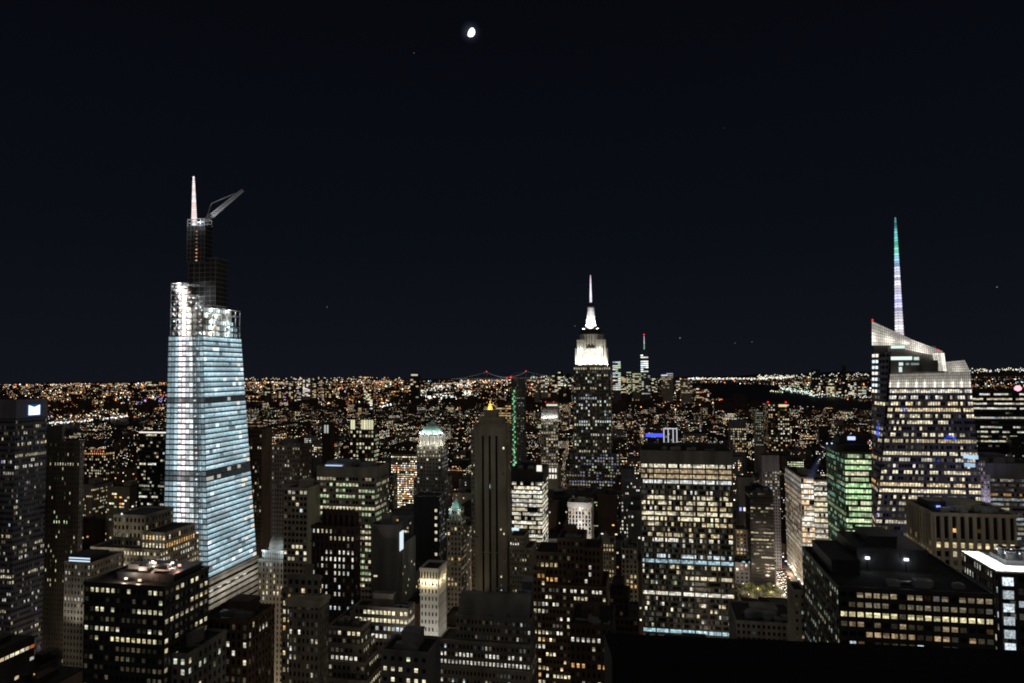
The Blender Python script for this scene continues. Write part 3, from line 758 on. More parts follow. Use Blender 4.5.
# ================================================================== the white-crowned skyscraper
def empire():
    lab = "tall setback skyscraper with floodlit white crown, mast and needle antenna"
    b = Building("art_deco_skyscraper", lab, "skyscraper", 573.5, 610.5, 367, 1280, depth=42, wall=STONE, ycut=492, vis=490)
    zc = b.h; w = b.w; d = b.d
    lt = Lit(full=0.06, part=0.3, single=0.14, dim=0.4, br=0.75, pal=[(CRM, 4), (GRN, 2), (COOL, 2), (WHT, 3)])
    # lower steps
    zs = b.z(453)
    b.tier(0, zs, -8, w + 14, -10, d + 6, "N", fh=5.5, bay=5, wf=0.55, hf=0.6, lit=Lit(full=0.2, part=0.4, single=0.2, dim=0.4, br=0.55, pal=[((0.6, 0.65, 1.0), 4), (CRM, 3), (GRN, 2)]), vert=True)
    b.tier(0, b.z(470), -14, w + 22, -16, d + 10, "N", fh=5.5, bay=5, lit=Lit(full=0.1, part=0.4, single=0.2, br=0.4, pal=[((0.6, 0.65, 1.0), 4), (CRM, 3)]), vert=True)
    b.tier(zs, zc, 0, w, 0, d, "NE", fh=6.2, bay=4.2, wf=0.56, hf=0.6, lit=lt, vert=True)
    # floodlit crown: outer shoulders, inner bays, recessed centre with window strips
    cr = MB()
    z1, z2, z3 = b.z(348), b.z(339.5), b.z(334)
    fx = lambda px: (px - 573.5) / 37.0 * w
    def fluted(x0, x1, y0, y1, za, zb_, n):
        cr.box(x0, x1, y0, y1, za, zb_)
        for i in range(n + 1 if n else 0):
            x = x0 + (x1 - x0) * i / n; cr.box(x - 0.55, x + 0.55, y0 - 0.9, y0 - 0.01, za, zb_ + 0.6)
    fluted(fx(575.3), fx(607.2), 1.2, d - 2, zc, z1, 0)
    fluted(fx(577.6), fx(586), 0.5, d - 2, zc, z2, 3); fluted(fx(596.4), fx(605.6), 0.5, d - 2, zc, z2, 3)
    fluted(fx(580), fx(603), 4, d - 4, zc, z3, 0); fluted(fx(584), fx(598), 3, d - 4, zc, z3, 4)
    cr.build("crown", WHITE, b.root)
    wn_ = MB()
    for px in (577.5, 580, 582.5, 599, 601.5, 604):
        wn_.box(fx(px) - 0.5, fx(px) + 0.5, 0.44, 0.49, zc + 6, z1 + 4)
    for px in (587, 589.5, 592, 594.5):
        wn_.box(fx(px) - 0.55, fx(px) + 0.55, 2.9, 2.97, zc + 8, z3 - 3)
    wn_.build("crown_window", GLASS, b.root)
    dk = MB(); dk.box(fx(580), fx(601.5), 5, d - 5, z3, b.z(330)); dk.box(fx(582), fx(599.5), 6, d - 6, b.z(330), b.z(328)); dk.build("observation_deck", DARK, b.root)
    ma = MB(); cx, cyy = fx(590.8), d / 2
    Z = lambda y: at(590.5, y, (b.M @ Vector((cx, cyy, 0))).y).z
    ma.lathe((cx, cyy), [(15, Z(330)), (14, Z(328)), (9.6, Z(326)), (8.2, Z(320)), (6.8, Z(314)), (6.4, Z(308))], 16)
    for i in range(4):
        an = i * math.pi / 2 + math.pi / 4
        ma.bar((cx + math.cos(an) * 12.5, cyy + math.sin(an) * 12.5, Z(329)), (cx + math.cos(an) * 6.2, cyy + math.sin(an) * 6.2, Z(311)), 1.6, r1=1.1)
    ma.build("mooring_mast", WHITE, b.root)
    ca = MB(); ca.lathe((cx, cyy), [(6.9, Z(308)), (7.2, Z(306.5)), (6.2, Z(305)), (4.2, Z(303.2)), (2.6, Z(302.4))], 14); ca.build("mast_cap", DARK, b.root)
    an_ = MB(); zz = [Z(302.4), Z(297), Z(290), Z(284), Z(279), Z(275)]; rr = [2.3, 2.2, 1.7, 1.5, 1.1, 0.5]
    cl = [(0.95, 0.92, 1.2), (1.2, 1.1, 1.4), (1.1, 0.95, 1.3), (1.0, 0.75, 0.95), (0.9, 0.7, 0.85)]
    for i in range(5): an_.taper((cx, cyy), rr[i], zz[i], rr[i + 1], zz[i + 1], 6, 0, cl[i])
    an_.build("antenna", GLOW, b.root)
    # floodlights on the ledges
    for i in range(7):
        x = fx(575 + i * 5.2)
        light('SPOT', "floodlight", (x, -7, zc + 1), 34000, (1, 0.96, 0.80), 1.0, aim=(x, 2, zc + 24), spot=100, parent=b.root)
    for i in range(4):
        x = fx(581 + i * 6.5)
        light('POINT', "floodlight", (x, 1.2 if 584 < 581 + i * 6.5 < 598 else -2.2, z1 - 5), 6500, (1, 0.96, 0.84), 0.7, parent=b.root)
    for sx in (-1, 0, 1):
        light('SPOT', "floodlight", (cx + sx * 15, cyy - 24 + abs(sx) * 6, Z(330)), 75000, (0.97, 0.98, 1), 1.0, aim=(cx, cyy, Z(317)), spot=80, parent=b.root)
    for s in (-1, 1): light('SPOT', "floodlight", (fx(590) + s * 34, 14, zc + 2), 40000, (1, 0.96, 0.82), 1.0, aim=(fx(590) + s * 12, 18, zc + 40), spot=100, parent=b.root)
    b.finish(solo=3.0)
empire()

# ================================================================== the large buildings one by one
H = Building
# --- broad white-framed office slab with black glass
b = H("office_slab", "broad white-framed office slab with wide black windows and a blank attic", "office tower", 640.5, 731.5, 450, 540, depth=34, wall=CONC, ycut=644, vis=640)
za = b.z(463.5)
rows = [(467, 'full', (1, .93, .7, .95)), (472.5, 'full', (1, .72, .42, .5)), (478.5, 'full', (1, .78, .48, .62)), (484, 'full', (.95, .98, .95, .95)), (500, 'part', CRM), (505, 'part', CRM), (516, 'full', CRM), (562.5, 'full', (.55, .8, .92, .75)), (634, 'full', (.55, .85, .95, .95)), (557, 'part', COOL), (578, 'part', CRM), (488, 'off', None), (494, 'off', None)]
b.facade((0, 0, 0), (b.w, 0, 0), (b.w, 0, za), (0, 0, za), round(za / 4.05), 42, wf=0.97, hf=0.64, t=0.25, lit=Lit(full=0.05, part=0.42, single=0.08, dim=0.5, br=0.85, rows=rows))
b.core.box(0, b.w, 0, b.d, 0, b.h - 1)
for i in range(8):
    x = b.w * i / 7; b.frame.box(x - 0.45, x + 0.45, -0.9, -0.02, 0, za)
b.frame.box(-0.5, b.w + 0.5, -1.0, b.d + 0.4, za, b.h); b.roofb.box(0.4, b.w - 0.4, -0.5, b.d, b.h, b.h + 0.2)
b.penthouse(4, b.w - 6, 8, 26, b.h, b.h + 3.2, DARK); b.clutter(2, b.w - 2, 0, 20, b.h, 7, pent=False); b.finish(3)

# --- limestone tower with dark vertical window strips
b = H("limestone_tower", "slender grey limestone tower with three black vertical window strips", "skyscraper", 474.5, 506, 425, 588, side=511, wall=CREAM, ycut=592, vis=590)
lt = Lit(full=0, part=0, single=0.05, dim=0.15, br=0.9, pal=PAL_WARM)
z0 = b.h; w = b.w; b.claim(469, 526, left=4, right=22)
light('SPOT', "floodlight", b.M @ Vector((w / 2, -75, z0 - 150)), 36000, (1, .88, .74), 4, aim=b.M @ Vector((w / 2, 0, z0 - 60)), spot=75)
b.tier(0, z0, 0, w, 0, 18, "W", fh=3.8, bay=2.8, wf=0.4, hf=0.5, lit=lt, t=0.4, plain="")
edges = [0, 6.4, 8.2, 12.2, 14.0, 18.0, 19.8, w]
for i in range(0, 8, 2): b.frame.box(edges[i] / 27.0 * w if i < 7 else 0, (edges[i + 1] if i < 6 else 27.0) / 27.0 * w, -0.9, -0.03, 0, z0 + (0 if 0 < i < 6 else -3))
b.frame.box(-0.3, w + 0.3, -1.0, 0.5, z0 - 9, z0 - 0.5)
b.facade((w * 0.03, -0.9, 0), (w * 0.20, -0.9, 0), (w * 0.20, -0.9, z0 - 14), (w * 0.03, -0.9, z0 - 14), round(z0 / 3.8), 2, wf=0.4, hf=0.45, t=0.12, lit=Lit(0, 0, 0.03, 0.05, br=0.9), spand=False, piers=False)
b.facade((w * 0.78, -0.9, 0), (w * 0.97, -0.9, 0), (w * 0.97, -0.9, z0 - 14), (w * 0.78, -0.9, z0 - 14), round(z0 / 3.8), 2, wf=0.5, hf=0.5, t=0.12, lit=Lit(0, 0, 0.10, 0.1, br=0.9), spand=False, piers=False)
b.tier(0, b.z(432), -3.6, -0.1, 2, 20, "N", fh=3.8, bay=1.8, wf=0.45, hf=0.5, lit=Lit(0, 0, 0.06, 0.15))
b.tier(z0, b.z(418.5), w * 0.12, w * 0.86, 2, 16, "", plain="NW"); b.tier(b.z(418.5), b.z(412), w * 0.26, w * 0.66, 4, 13, "", plain="NW")
b.tier(0, b.z(537), w + 2.0, w + 14.5, 3, 26, "N", fh=3.7, bay=2.2, wf=0.45, hf=0.5, lit=Lit(0, 0.05, 0.05, 0.2)); b.tier(0, b.z(548), w + 2.0, w + 21, 1.5, 26, "N", fh=3.7, bay=2.2, wf=0.45, hf=0.5, lit=Lit(0, 0.05, 0.05, 0.2))
m = MB(); m.box(w + 4, w + 10, 2.2, 2.6, b.z(530.2), b.z(527.6), 0, (0.75, 0.95, 1.1)); m.build("terrace_light", GLOW, b.root)
b.finish(1.5)

# --- copper-domed tower with a lit crown
b = H("domed_tower", "slim masonry tower with floodlit white crown ring under a pale green pyramid roof", "skyscraper", 417, 441, 446, 763, depth=26, wall=STONE, ycut=500, vis=498)
lt = Lit(full=0.08, part=0.2, single=0.12, dim=0.2, br=0.75, pal=[(WHT, 3), (CRM, 3), (COOL, 2)])
b.tier(0, b.h, 0, b.w, 0, 26, "NW", fh=4.2, bay=3.4, wf=0.45, hf=0.5, lit=lt)
b.tier(0, b.z(480), -3, b.w + 4, -2, 28, "NW", fh=4.2, bay=3.4, wf=0.45, hf=0.5, lit=lt)
b.claim(left=4, right=5)
cx, cyy = b.w / 2, 13
rg = MB(); rg.taper((cx, cyy), 14.0, b.h, 14.0, b.z(434), 8, 0, rot=math.pi / 8)
for i in range(16):
    a = i * math.pi / 8; rg.bar((cx + 13.8 * math.cos(a), cyy + 13.8 * math.sin(a), b.h + 1), (cx + 13.8 * math.cos(a), cyy + 13.8 * math.sin(a), b.z(434.5)), 0.7)
rg.taper((cx, cyy), 15.0, b.z(434.5), 14.6, b.z(433), 8, rot=math.pi / 8); rg.build("crown_ring", WHITE, b.root)
rf = MB(); rf.lathe((cx, cyy), [(12.5, b.z(433)), (10.8, b.z(430)), (7.0, b.z(426.5)), (4, b.z(424.5)), (3.0, b.z(423.5)), (0.6, b.z(421))], 8); rf.build("copper_roof", COPPER, b.root)
for i in range(5):
    a = -math.pi / 2 + (i - 2) * 0.55
    light('POINT', "floodlight", (cx + 18.5 * math.cos(a), cyy + 18.5 * math.sin(a), b.h + 2), 1300, (1, 0.97, 0.8), 0.6, parent=b.root)
    light('POINT', "floodlight", (cx + 15.8 * math.cos(a), cyy + 15.8 * math.sin(a), b.z(432)), 1700, (0.92, 1, 0.97), 0.5, parent=b.root)
b.finish(2)

# --- gilded pyramid far behind
b = H("gilded_tower", "distant tower topped by a small glowing golden pyramid spire", "skyscraper", 478, 497, 419, 1885, depth=50, wall=STONE, ycut=425, vis=424)
b.tier(0, b.h, faces="N", fh=4.5, bay=4, lit=Lit(0.1, 0.3, 0.1, 0.2, br=0.7, pal=PAL_WARM))
m = MB(); cx, cyy = b.w * 0.55, 24; m.taper((cx, cyy), 15.5, b.h, 8.5, b.z(409), 8); m.taper((cx, cyy), 8.0, b.z(409), 2.2, b.z(403), 8); m.taper((cx, cyy), 1.5, b.z(403), 0.3, b.z(399), 6); m.build("gold_pyramid", GOLD, b.root)
for dx in (-16, 0, 16): light('POINT', "floodlight", (cx + dx, cyy - 20, b.h + 4), 60000, (1, 0.8, 0.45), 1.0, parent=b.root); 
light('POINT', "floodlight", (cx, cyy - 16, b.z(406)), 22000, (1, 0.8, 0.45), 1.0, parent=b.root)
b.finish(3)

# --- slim tower with a white arcaded crown
b = H("slender_hotel_tower", "slender pale tower with white lit crown columns and a glowing podium", "skyscraper", 541, 558, 418.5, 1000, side=535, wall=PALE, ycut=482, vis=480)
b.tier(0, b.h, faces="N", plain="E", fh=4.6, bay=3.4, wf=0.66, hf=0.62, lit=Lit(0.15, 0.6, 0.3, 0.4, br=0.45, pal=[(CRM, 4), (WARM, 3), (WHT, 2)]))
zc = b.z(409.5); b.claim(x0=531, left=16)
m = MB(); m.box(2, b.w - 2, 2, 20, b.h, zc)
for i in range(6): x = 1 + (b.w - 2) * i / 5; m.box(x - 0.6, x + 0.6, 0.2, 1.6, b.h, zc + 1.5)
m.build("crown", WHITE, b.root)
m = MB(); m.box(b.w * 0.3, b.w * 0.95, 5, 18, zc, b.z(402.5)); m.build("crown_box", PALE, b.root)
m = MB(); m.box(b.w * 0.3, b.w * 0.95, 4.7, 4.9, b.z(406), b.z(404.4), 0, (.9, .85, .65)); m.build("crown_light", GLOW, b.root)
for i in range(5): light('POINT', "floodlight", (1 + (b.w - 2) * (i + 0.5) / 5, -1.2, b.h + 2), 800, (0.95, 0.98, 1), 0.5, parent=b.root)
zp = b.z(467); m = MB(); m.box(-14, b.w + 1, -6, 25, 0, zp)
m.build("podium", PALE, b.root)
for r_ in range(2):
    for i in range(9):
        x = -12.5 + (b.w + 12) * i / 9; m = MB(); m.box(x, x + 2.6, -6.1, -6.02, zp - 6.5 - r_ * 9, zp - 1 - r_ * 9, 0, sc(WHT, rng.uniform(0.9, 1.3))); m.build("window", WIN, b.root)
for dx in (-2, 2):
    m = MB(); m.octa((b.w / 2 + dx * 3, 3, b.z(402)), 1.1, 0, (1.4, 0.04, 0.03)); m.build("red_beacon", GLOW, b.root)
b.finish(3)

# --- bright curved ribbon office
b = H("ribbon_office_tower", "office tower with bright cream ribbon windows beside the black-striped limestone tower", "office tower", 512, 542, 481, 690, depth=40, wall=DARK, ycut=590, vis=588)
b.tier(0, b.h, faces="N", fh=4.3, bay=2.2, wf=0.98, hf=0.66, t=0.3, lit=Lit(0.62, 0.36, 0.2, 0.3, br=1.0, pal=[(CRM, 4), (WHT, 4), (GRN, 1)]), piers=False)
b.tier(b.h, b.z(470), -1, b.w + 1, 0.5, 38, "", plain="N")
m = MB(); m.box(b.w * 0.83, b.w * 1.0, -0.9, -0.6, b.z(471), b.z(465), 0, (1.0, .98, .9)); m.build("roof_sign", GLOW, b.root)
b.clutter(0, b.w, 0, 30, b.z(470), 4); b.finish(2)

# --- white-ribbed tower with warm windows
b = H("ribbed_tower", "white-ribbed narrow tower with warm lit windows at its top", "tower", 568.5, 591, 503, 750, depth=24, wall=WHITE, ycut=548, vis=546)
b.tier(0, b.h, faces="N", fh=4.2, bay=3.6, wf=0.6, hf=0.8, t=0.8, lit=Lit(0.25, 0.6, 0.15, 0.4, br=0.75, pal=PAL_WARM, rows=((506, 'full', WARM),)), vert=True)
b.frame.box(-1, b.w + 1, -1, 0.1, b.h - 4, b.h + 1); b.clutter(0, b.w, 0, 20, b.h, 3); b.finish(2)
for zz in (8, 24, 40): light('POINT', "floodlight", b.M @ Vector((b.w / 2, -13, b.h - zz)), 5200, (1, 0.93, 0.9), 2)

b = H("ornate_loft_tower", "narrow pale loft tower with a small ornate gable", "tower", 597.5, 614, 543, 620, depth=22, wall=PALE, ycut=578, vis=576)
b.tier(0, b.h, faces="N", fh=3.8, bay=2.6, wf=0.5, hf=0.55, lit=Lit(0.1, 0.3, 0.08, 0.3, br=0.6, pal=PAL_WARM, rows=((572, 'full', WARM),)))
m = MB(); m.box(b.w * 0.25, b.w * 0.75, 0, 8, b.h, b.h + 4); m.lathe((b.w * 0.5, 4), [(3.6, b.h + 4), (2.6, b.h + 6), (1, b.h + 8), (0.2, b.h + 10)], 8); m.build("gable", PALE, b.root); b.finish(2)
b = H("loft_building", "pale loft building with amber lit lower floors beside the white-framed slab", "building", 621.5, 637, 549, 600, depth=24, wall=PALE, ycut=592, vis=590)
b.tier(0, b.h, faces="N", fh=4.2, bay=3.0, wf=0.5, hf=0.6, lit=Lit(0.0, 0.1, 0.03, 0.3, br=0.7, pal=PAL_WARM, rows=((576, 'part', WARM), (582, 'full', WARM), (588, 'full', AMB)))); b.clutter(0, b.w, 0, 22, b.h, 2, tank=True); b.finish(2)

# --- dark slab on the right with the fully lit floor
b = H("dark_office_slab", "long black office slab with one fully lit yellow window row and two rooftop lamps", "office block", 839, 993, 589, 262, side=803, wall=DARK, ycut=672, vis=660)
lt = Lit(full=0.0, part=0.06, single=0.03, dim=0.6, br=0.2, pal=PAL_WARM, rows=((593, 'part', (1, .8, .5, .25)), (602, 'part', (1, .75, .45, .22)), (613, 'full', (1, .9, .5, .85)), (622, 'off', None), (631, 'part', (1, .75, .45, .3)), (640, 'part', (1, .7, .4, .4)), (648, 'part', (.7, .9, 1.0, .7)), (654, 'part', (.7, .85, 1.0, .5))))
b.tier(0, b.h, 0, b.w, 0, b.d, "NE", fh=3.62, bay=2.95, wf=0.74, hf=0.5, t=0.35, lit=lt, bayW=3.4, litW=Lit(0.05, 0.5, 0.06, 0.4, br=0.35, pal=[(CRM, 3), (COOL, 2), (GRN, 2)]))
zr = b.h; b.penthouse(2, b.w * 0.24, b.d * .3, b.d * 0.85, zr, zr + 6, DARK); b.penthouse(b.w * 0.27, b.w * 0.78, b.d * 0.45, b.d * 0.95, zr, zr + 9, DARK); b.penthouse(b.w * .4, b.w * .62, b.d * .6, b.d * .9, zr + 9, zr + 12, DARK)
b.clutter(3, b.w - 3, 1, 24, zr, 5, pent=False)
for px, py, e_ in ((877.5, 564, 1), (909, 567, 1)):
    q = Vector((b.w * (.34 if px < 900 else .62), b.d * .45 - 1.0, zr + 5.5))
    m = MB(); m.box(q.x - 0.8, q.x + 0.8, q.y - 0.5, q.y + 0.1, q.z - 0.45, q.z + 0.45, 0, (2.2, 2.3, 2.6)); m.bar((q.x, q.y, zr), (q.x, q.y, q.z - 0.45), 0.08); m.build("roof_lamp", GLOW, b.root)
    light('POINT', "roof_light", (q.x, q.y - 1.2, q.z - 0.6), 170, (0.85, 0.93, 1), 0.3, parent=b.root)
b.finish(5)

# --- square-columned block above it
b = H("columned_office_block", "tan office block of square vertical columns with one row of lit windows", "office block", 933, 1015, 514, 400, side=908, wall=CREAM, ycut=566, vis=560)
zz = b.z(541)
b.tier(zz, b.h, faces="NE", fh=b.h - zz, bay=4.1, wf=0.55, hf=0.86, t=1.4, lit=None, sill=0.5, vert=True)
b.tier(0, zz - 0.2, faces="NE", fh=5, bay=4.1, wf=0.55, hf=0.62, t=1.2, lit=Lit(0, 0.3, 0.15, 0.3, br=0.8, pal=PAL_WARM, rows=((541.5, 'full', WARM), (548, 'part', CRM))), roof=False, parapet=0)
for i, k in ((3, 1), (4, 0.9), (10, 0.05), (13, 0.06)):
    x = b.w * (i + 0.3) / 20 + 1; m = MB(); m.box(x, x + 1.9, -0.12, -0.06, b.z(533), b.z(529), 0, sc(AMB, k)); m.build("window", WIN, b.root)
b.clutter(0, b.w, 0, b.d * 0.8, b.h, 8); b.penthouse(b.w * 0.1, b.w * 0.75, b.d * 0.45, b.d * 0.9, b.h, b.h + 4, DARK)
m = MB(); q = b.loc(at(940, 500.5, 430)); m.box(8, 10, b.d * 0.4, b.d * 0.43, b.h + 1, b.h + 2, 0, (0.4, 0.55, 1.6)); m.build("roof_lamp", GLOW, b.root)
b.finish(4)

# --- block with a floodlit roof edge
b = H("floodlit_roof_block", "dark block with a floodlit white roof edge and round rooftop fans", "office block", 998.5, 1060, 572, 290, side=964, wall=DARK, ycut=664, vis=660)
b.tier(0, b.h, faces="NE", fh=5.1, bay=3.3, wf=0.62, hf=0.5, lit=Lit(0.0, 0.0, 0.1, 0.3, br=0.8, pal=PAL_COOL), parapet=0, roof=False, bayW=2.4, litW=Lit(0.1, 0.8, 0.5, 0.3, br=0.5, pal=PAL_COOL))
for k in range(12):
    z = b.h - 5.4 * (k + 1); m = MB(); m.box(1.2, 5.2, -0.5, -0.4, z, z + 3.4, 0, sc(COOL, rng.choice((0.12, 0.5, 0.9, 1.1)))); m.build("window", WIN, b.root)
m = MB(); W, D = b.w, b.d
m.box(-1.2, W, -1.2, 8.5, b.h, b.h + 0.7); m.box(-1.2, 6.5, 8.5, D, b.h, b.h + 0.7); m.build("roof_ledge", WHITE, b.root)
b.roofb.box(6.5, W, 8.5, D, b.h - 0.2, b.h + 0.4)
m = MB(); m.box(8, W, 11, D * 0.8, b.h + 0.4, b.h + 2.2); m.build("plant_room", DARK, b.root)
for i in range(3):
    for k in range(2):
        x, y = 11 + i * 5.6, 14 + k * 7; m = MB(); m.lathe((x, y), [(1.7, b.h + 2.2), (1.7, b.h + 4.6), (2.1, b.h + 5.0), (2.1, b.h + 5.8), (1.6, b.h + 5.8)], 14); m.build("roof_fan", BLACKP, b.root)
        m = MB(); m.octa((x - 2.6, y - 1.5, b.h + 5.0), 0.4, 0, (1.8, 1.9, 2.2)); m.build("roof_lamp", GLOW, b.root)
        light('POINT', "roof_light", (x - 2.8, y - 2.2, b.h + 5.4), 150, (0.9, 0.96, 1), 0.3, parent=b.root)
for i in range(6): light('POINT', "ledge_light", (1.4 + i * 5.0, 3.5, b.h + 3.4), 1700, (0.95, 1, 0.97), 0.3, parent=b.root)
for i in range(1, 7): light('POINT', "ledge_light", (2.2, 3.5 + i * D / 7.5, b.h + 3.4), 1700, (0.95, 1, 0.97), 0.3, parent=b.root)
b.finish(4)

# --- green glass tower
b = H("green_glass_tower", "green-tinted glass tower with blue glow on its stepped roof", "office tower", 844.5, 871, 453, 650, side=826, wall=GREENG, glass=GLASSG, ycut=545, vis=542)
b.tier(0, b.h, faces="NE", fh=5.4, bay=2.6, wf=0.93, hf=0.6, t=0.25, lit=Lit(0.8, 0.2, 0.3, 0.5, br=0.95, pal=[((.62, 1, .5), 5), (GRN, 4), (CRM, 2)]), litW=Lit(0.1, 0.5, 0.2, 0.5, br=0.5, pal=[(GRN, 4), ((.4, .9, .7), 3)]))
m = MB(); m.box(-6, b.w, 4, 26, b.h, b.z(445)); m.box(-2, b.w, 10, 30, b.z(445), b.z(438)); m.build("stepped_roof", DARK, b.root)
m = MB(); m.box(5.6, 12.5, 9.4, 9.7, b.z(441), b.z(437.5), 0, (0.75, 0.9, 1.7)); m.build("roof_sign", GLOW, b.root)
m = MB(); m.octa((-9, 8, b.z(444.5)), 0.9, 0, (0.7, 1.2, 1.5)); m.build("roof_beacon", GLOW, b.root)
for x in (-4, 4, 12): light('POINT', "blue_light", (x, 7.2, b.z(446)), 2600, (0.15, 0.3, 1), 0.4, parent=b.root)
b.finish(2)

# --- bright ribbons beside the avenue
b = H("bright_ribbon_block", "bright white and orange striped office block facing the avenue traffic", "office block", 801, 827, 478, 830, side=785, wall=PALE, ycut=592, vis=590)
b.tier(0, b.h, 0, b.w * 0.48, 0, b.d, "NE", fh=6.4, bay=2.6, wf=0.97, hf=0.72, lit=Lit(0.9, 0.1, 0.5, 0.3, br=1.1, pal=[((1, .72, .45), 4), (WHT, 3)]), litW=Lit(0.35, 0.5, 0.3, 0.3, br=0.5, pal=[(WHT, 3), ((1, .75, .6), 2), ((.9, .9, 1), 1)], rows=((572, 'full', (1, .95, .9, 1.0)), (578, 'full', (1, .9, .85, .9)), (585, 'full', (1, .95, 1, 1.2)))))
b.tier(0, b.h - 3, b.w * 0.5, b.w, 1.5, b.d, "N", fh=6.4, bay=2.6, wf=0.97, hf=0.6, lit=Lit(0.7, 0.3, 0.3, 0.3, br=0.95, pal=[(CRM, 3), (WHT, 4)]))
b.clutter(0, b.w, 0, b.d * 0.7, b.h, 3); b.finish(2)

# --- far-right banded block and the dark tower behind
b = H("banded_office_block", "low grey-violet banded office block behind the faceted tower", "office block", 978, 1040, 464, 640, depth=60, wall=BLUEG, ycut=560, vis=550)
zz = b.z(478)
b.tier(0, zz, faces="N", fh=4.4, bay=2.2, wf=0.97, hf=0.5, t=0.3, lit=Lit(0.2, 0.4, 0.05, 0.7, br=0.35, pal=[(WHT, 3), (COOL, 2), (CRM, 2)], rows=((517, 'full', COOL), (526, 'full', (.75, .95, .85)), (497, 'part', AMB), (535, 'full', WHT))), roof=False, parapet=0)
b.tier(zz, b.h, faces="", plain="N"); b.clutter(0, b.w, 0, 50, b.h, 5)
m = MB(); m.box(5.5, 7.2, -0.6, -0.5, b.z(499), b.z(496.8), 0, (1.2, .05, .05)); m.build("red_sign", GLOW, b.root)
b.finish(2)
b = H("violet_lit_annex", "narrow block with a violet-white lit stepped edge", "building", 980, 989, 462, 610, depth=14, wall=PALE, ycut=515, vis=512)
b.tier(0, b.h - 12, 0, b.w, faces="N", fh=4, bay=2.6, lit=Lit(0.2, 0.4, 0.2, 0.3, br=0.5, pal=[((.75, .7, 1), 1)])); b.tier(b.h - 12, b.h, 0, b.w * 0.55, faces="N", fh=4, bay=2.4, lit=Lit(0.3, 0.4, 0.2, br=0.6, pal=[((.75, .7, 1), 1)]))
light('SPOT', "floodlight", b.M @ Vector((b.w / 2, -12, b.h - 40)), 12000, (0.7, 0.62, 1), 1, aim=b.M @ Vector((b.w / 2, 0, b.h - 15)), spot=100); b.finish(2)
b = H("ribbon_lit_tower", "dark tower with thin white ribbon floors beside the pink rooftop light", "office tower", 972, 1045, 392, 980, depth=70, wall=DARK, ycut=468, vis=462)
b.tier(0, b.h, faces="N", fh=6.6, bay=4.6, wf=0.97, hf=0.34, t=0.3, lit=Lit(0.22, 0.3, 0.08, 0.2, br=0.75, pal=[(WHT, 4), (GRN, 1), (CRM, 3), (COOL, 2)], rows=((397, 'full', CRM), (402, 'full', WHT), (409, 'full', WHT))))
m = MB(); m.lathe((b.w * 0.655, 4), [(0.5, b.h + 1), (4, b.h + 3), (4.6, b.h + 5), (3, b.h + 8), (0.5, b.h + 9)], 12, 0, (2.6, 0.75, 0.9)); m.build("pink_roof_light", GLOW, b.root)
b.tier(0, b.z(437), b.w * 0.45, b.w, -14, -0.5, "N", fh=4.5, bay=4, wf=0.4, hf=0.4, lit=Lit(0, 0, 0.06, 0.2)); b.finish(2)

# --- left edge: long banded tower with the lit sign
b = H("banded_tower", "broad dark horizontally banded tower carrying a lit white-blue square sign", "skyscraper", -70, 16, 401, 500, side=None, depth=40, wall=BLUEG, ycut=660, vis=640)
lt = Lit(full=0.03, part=0.13, single=0.05, dim=0.2, br=0.55, pal=[(CRM, 3), (WHT, 3), (WARM, 2), ((.6, .65, 1), 1)], rows=((593, 'part', WHT), (600, 'part', WHT), (546, 'part', CRM), (570, 'part', CRM), (628, 'part', CRM)))
w = b.w; zt = b.h; zk = b.z(419)
c0 = Vector((w, 0, 0)); a1 = 40 * math.pi / 180
b.core.box(0, w - 3, 0.1, 12, 0, zt - 0.3); b.core.box(w - 3.01, w - .05, .1, 1.2, 0, zt - .35); b.core.hexa([(-5, 11.9, 0), (w - 3.02, 11.9, 0), (w - 20, 38, 0), (-5, 38, 0), (-5, 11.9, zt - .3), (w - 3.02, 11.9, zt - .3), (w - 20, 38, zt - .3), (-5, 38, zt - .3)])
pA = b.loc(at(16, 401, 500)); pB = b.loc(at(46, 402, 512)); pB = Vector((w + 1.5, solve(b.M @ Vector((w + 1.5, 0, 200)), V, 46), 0)); pA = Vector((w, 0, 0)); pC = b.loc(at(38, 402, 545)); pC.z = 0
up = lambda p, z: Vector((p.x, p.y, z))
pE = Vector((w - 19, 37, 0)); b.core.hexa([pA, pB, pC, pE, up(pA, zt), up(pB, zt), up(pC, zt), up(pE, zt)])
b.claim(x1=47, right=36)
rows_n = round(zk / 4.0)
b.facade((0, 0, 0), (w, 0, 0), (w, 0, zk), (0, 0, zk), rows_n, 40, wf=0.8, hf=0.5, t=0.35, lit=lt)
b.facade(pA, pB, up(pB, zk), up(pA, zk), rows_n, 16, wf=0.8, hf=0.5, t=0.35, lit=lt)
b.frame.box(0, w - 0.05, -0.4, -0.01, zk + 0.5, zt + 1)
nrm = (pB - pA).cross(Vector((0, 0, 1))).normalized()
b.frame.hexa([up(pA, zk + .5) + nrm * .45, up(pB, zk + .5) + nrm * .45, up(pB, zk + .5), up(pA, zk + .5), up(pA, zt + 1) + nrm * .45, up(pB, zt + 1) + nrm * .45, up(pB, zt + 1), up(pA, zt + 1)])
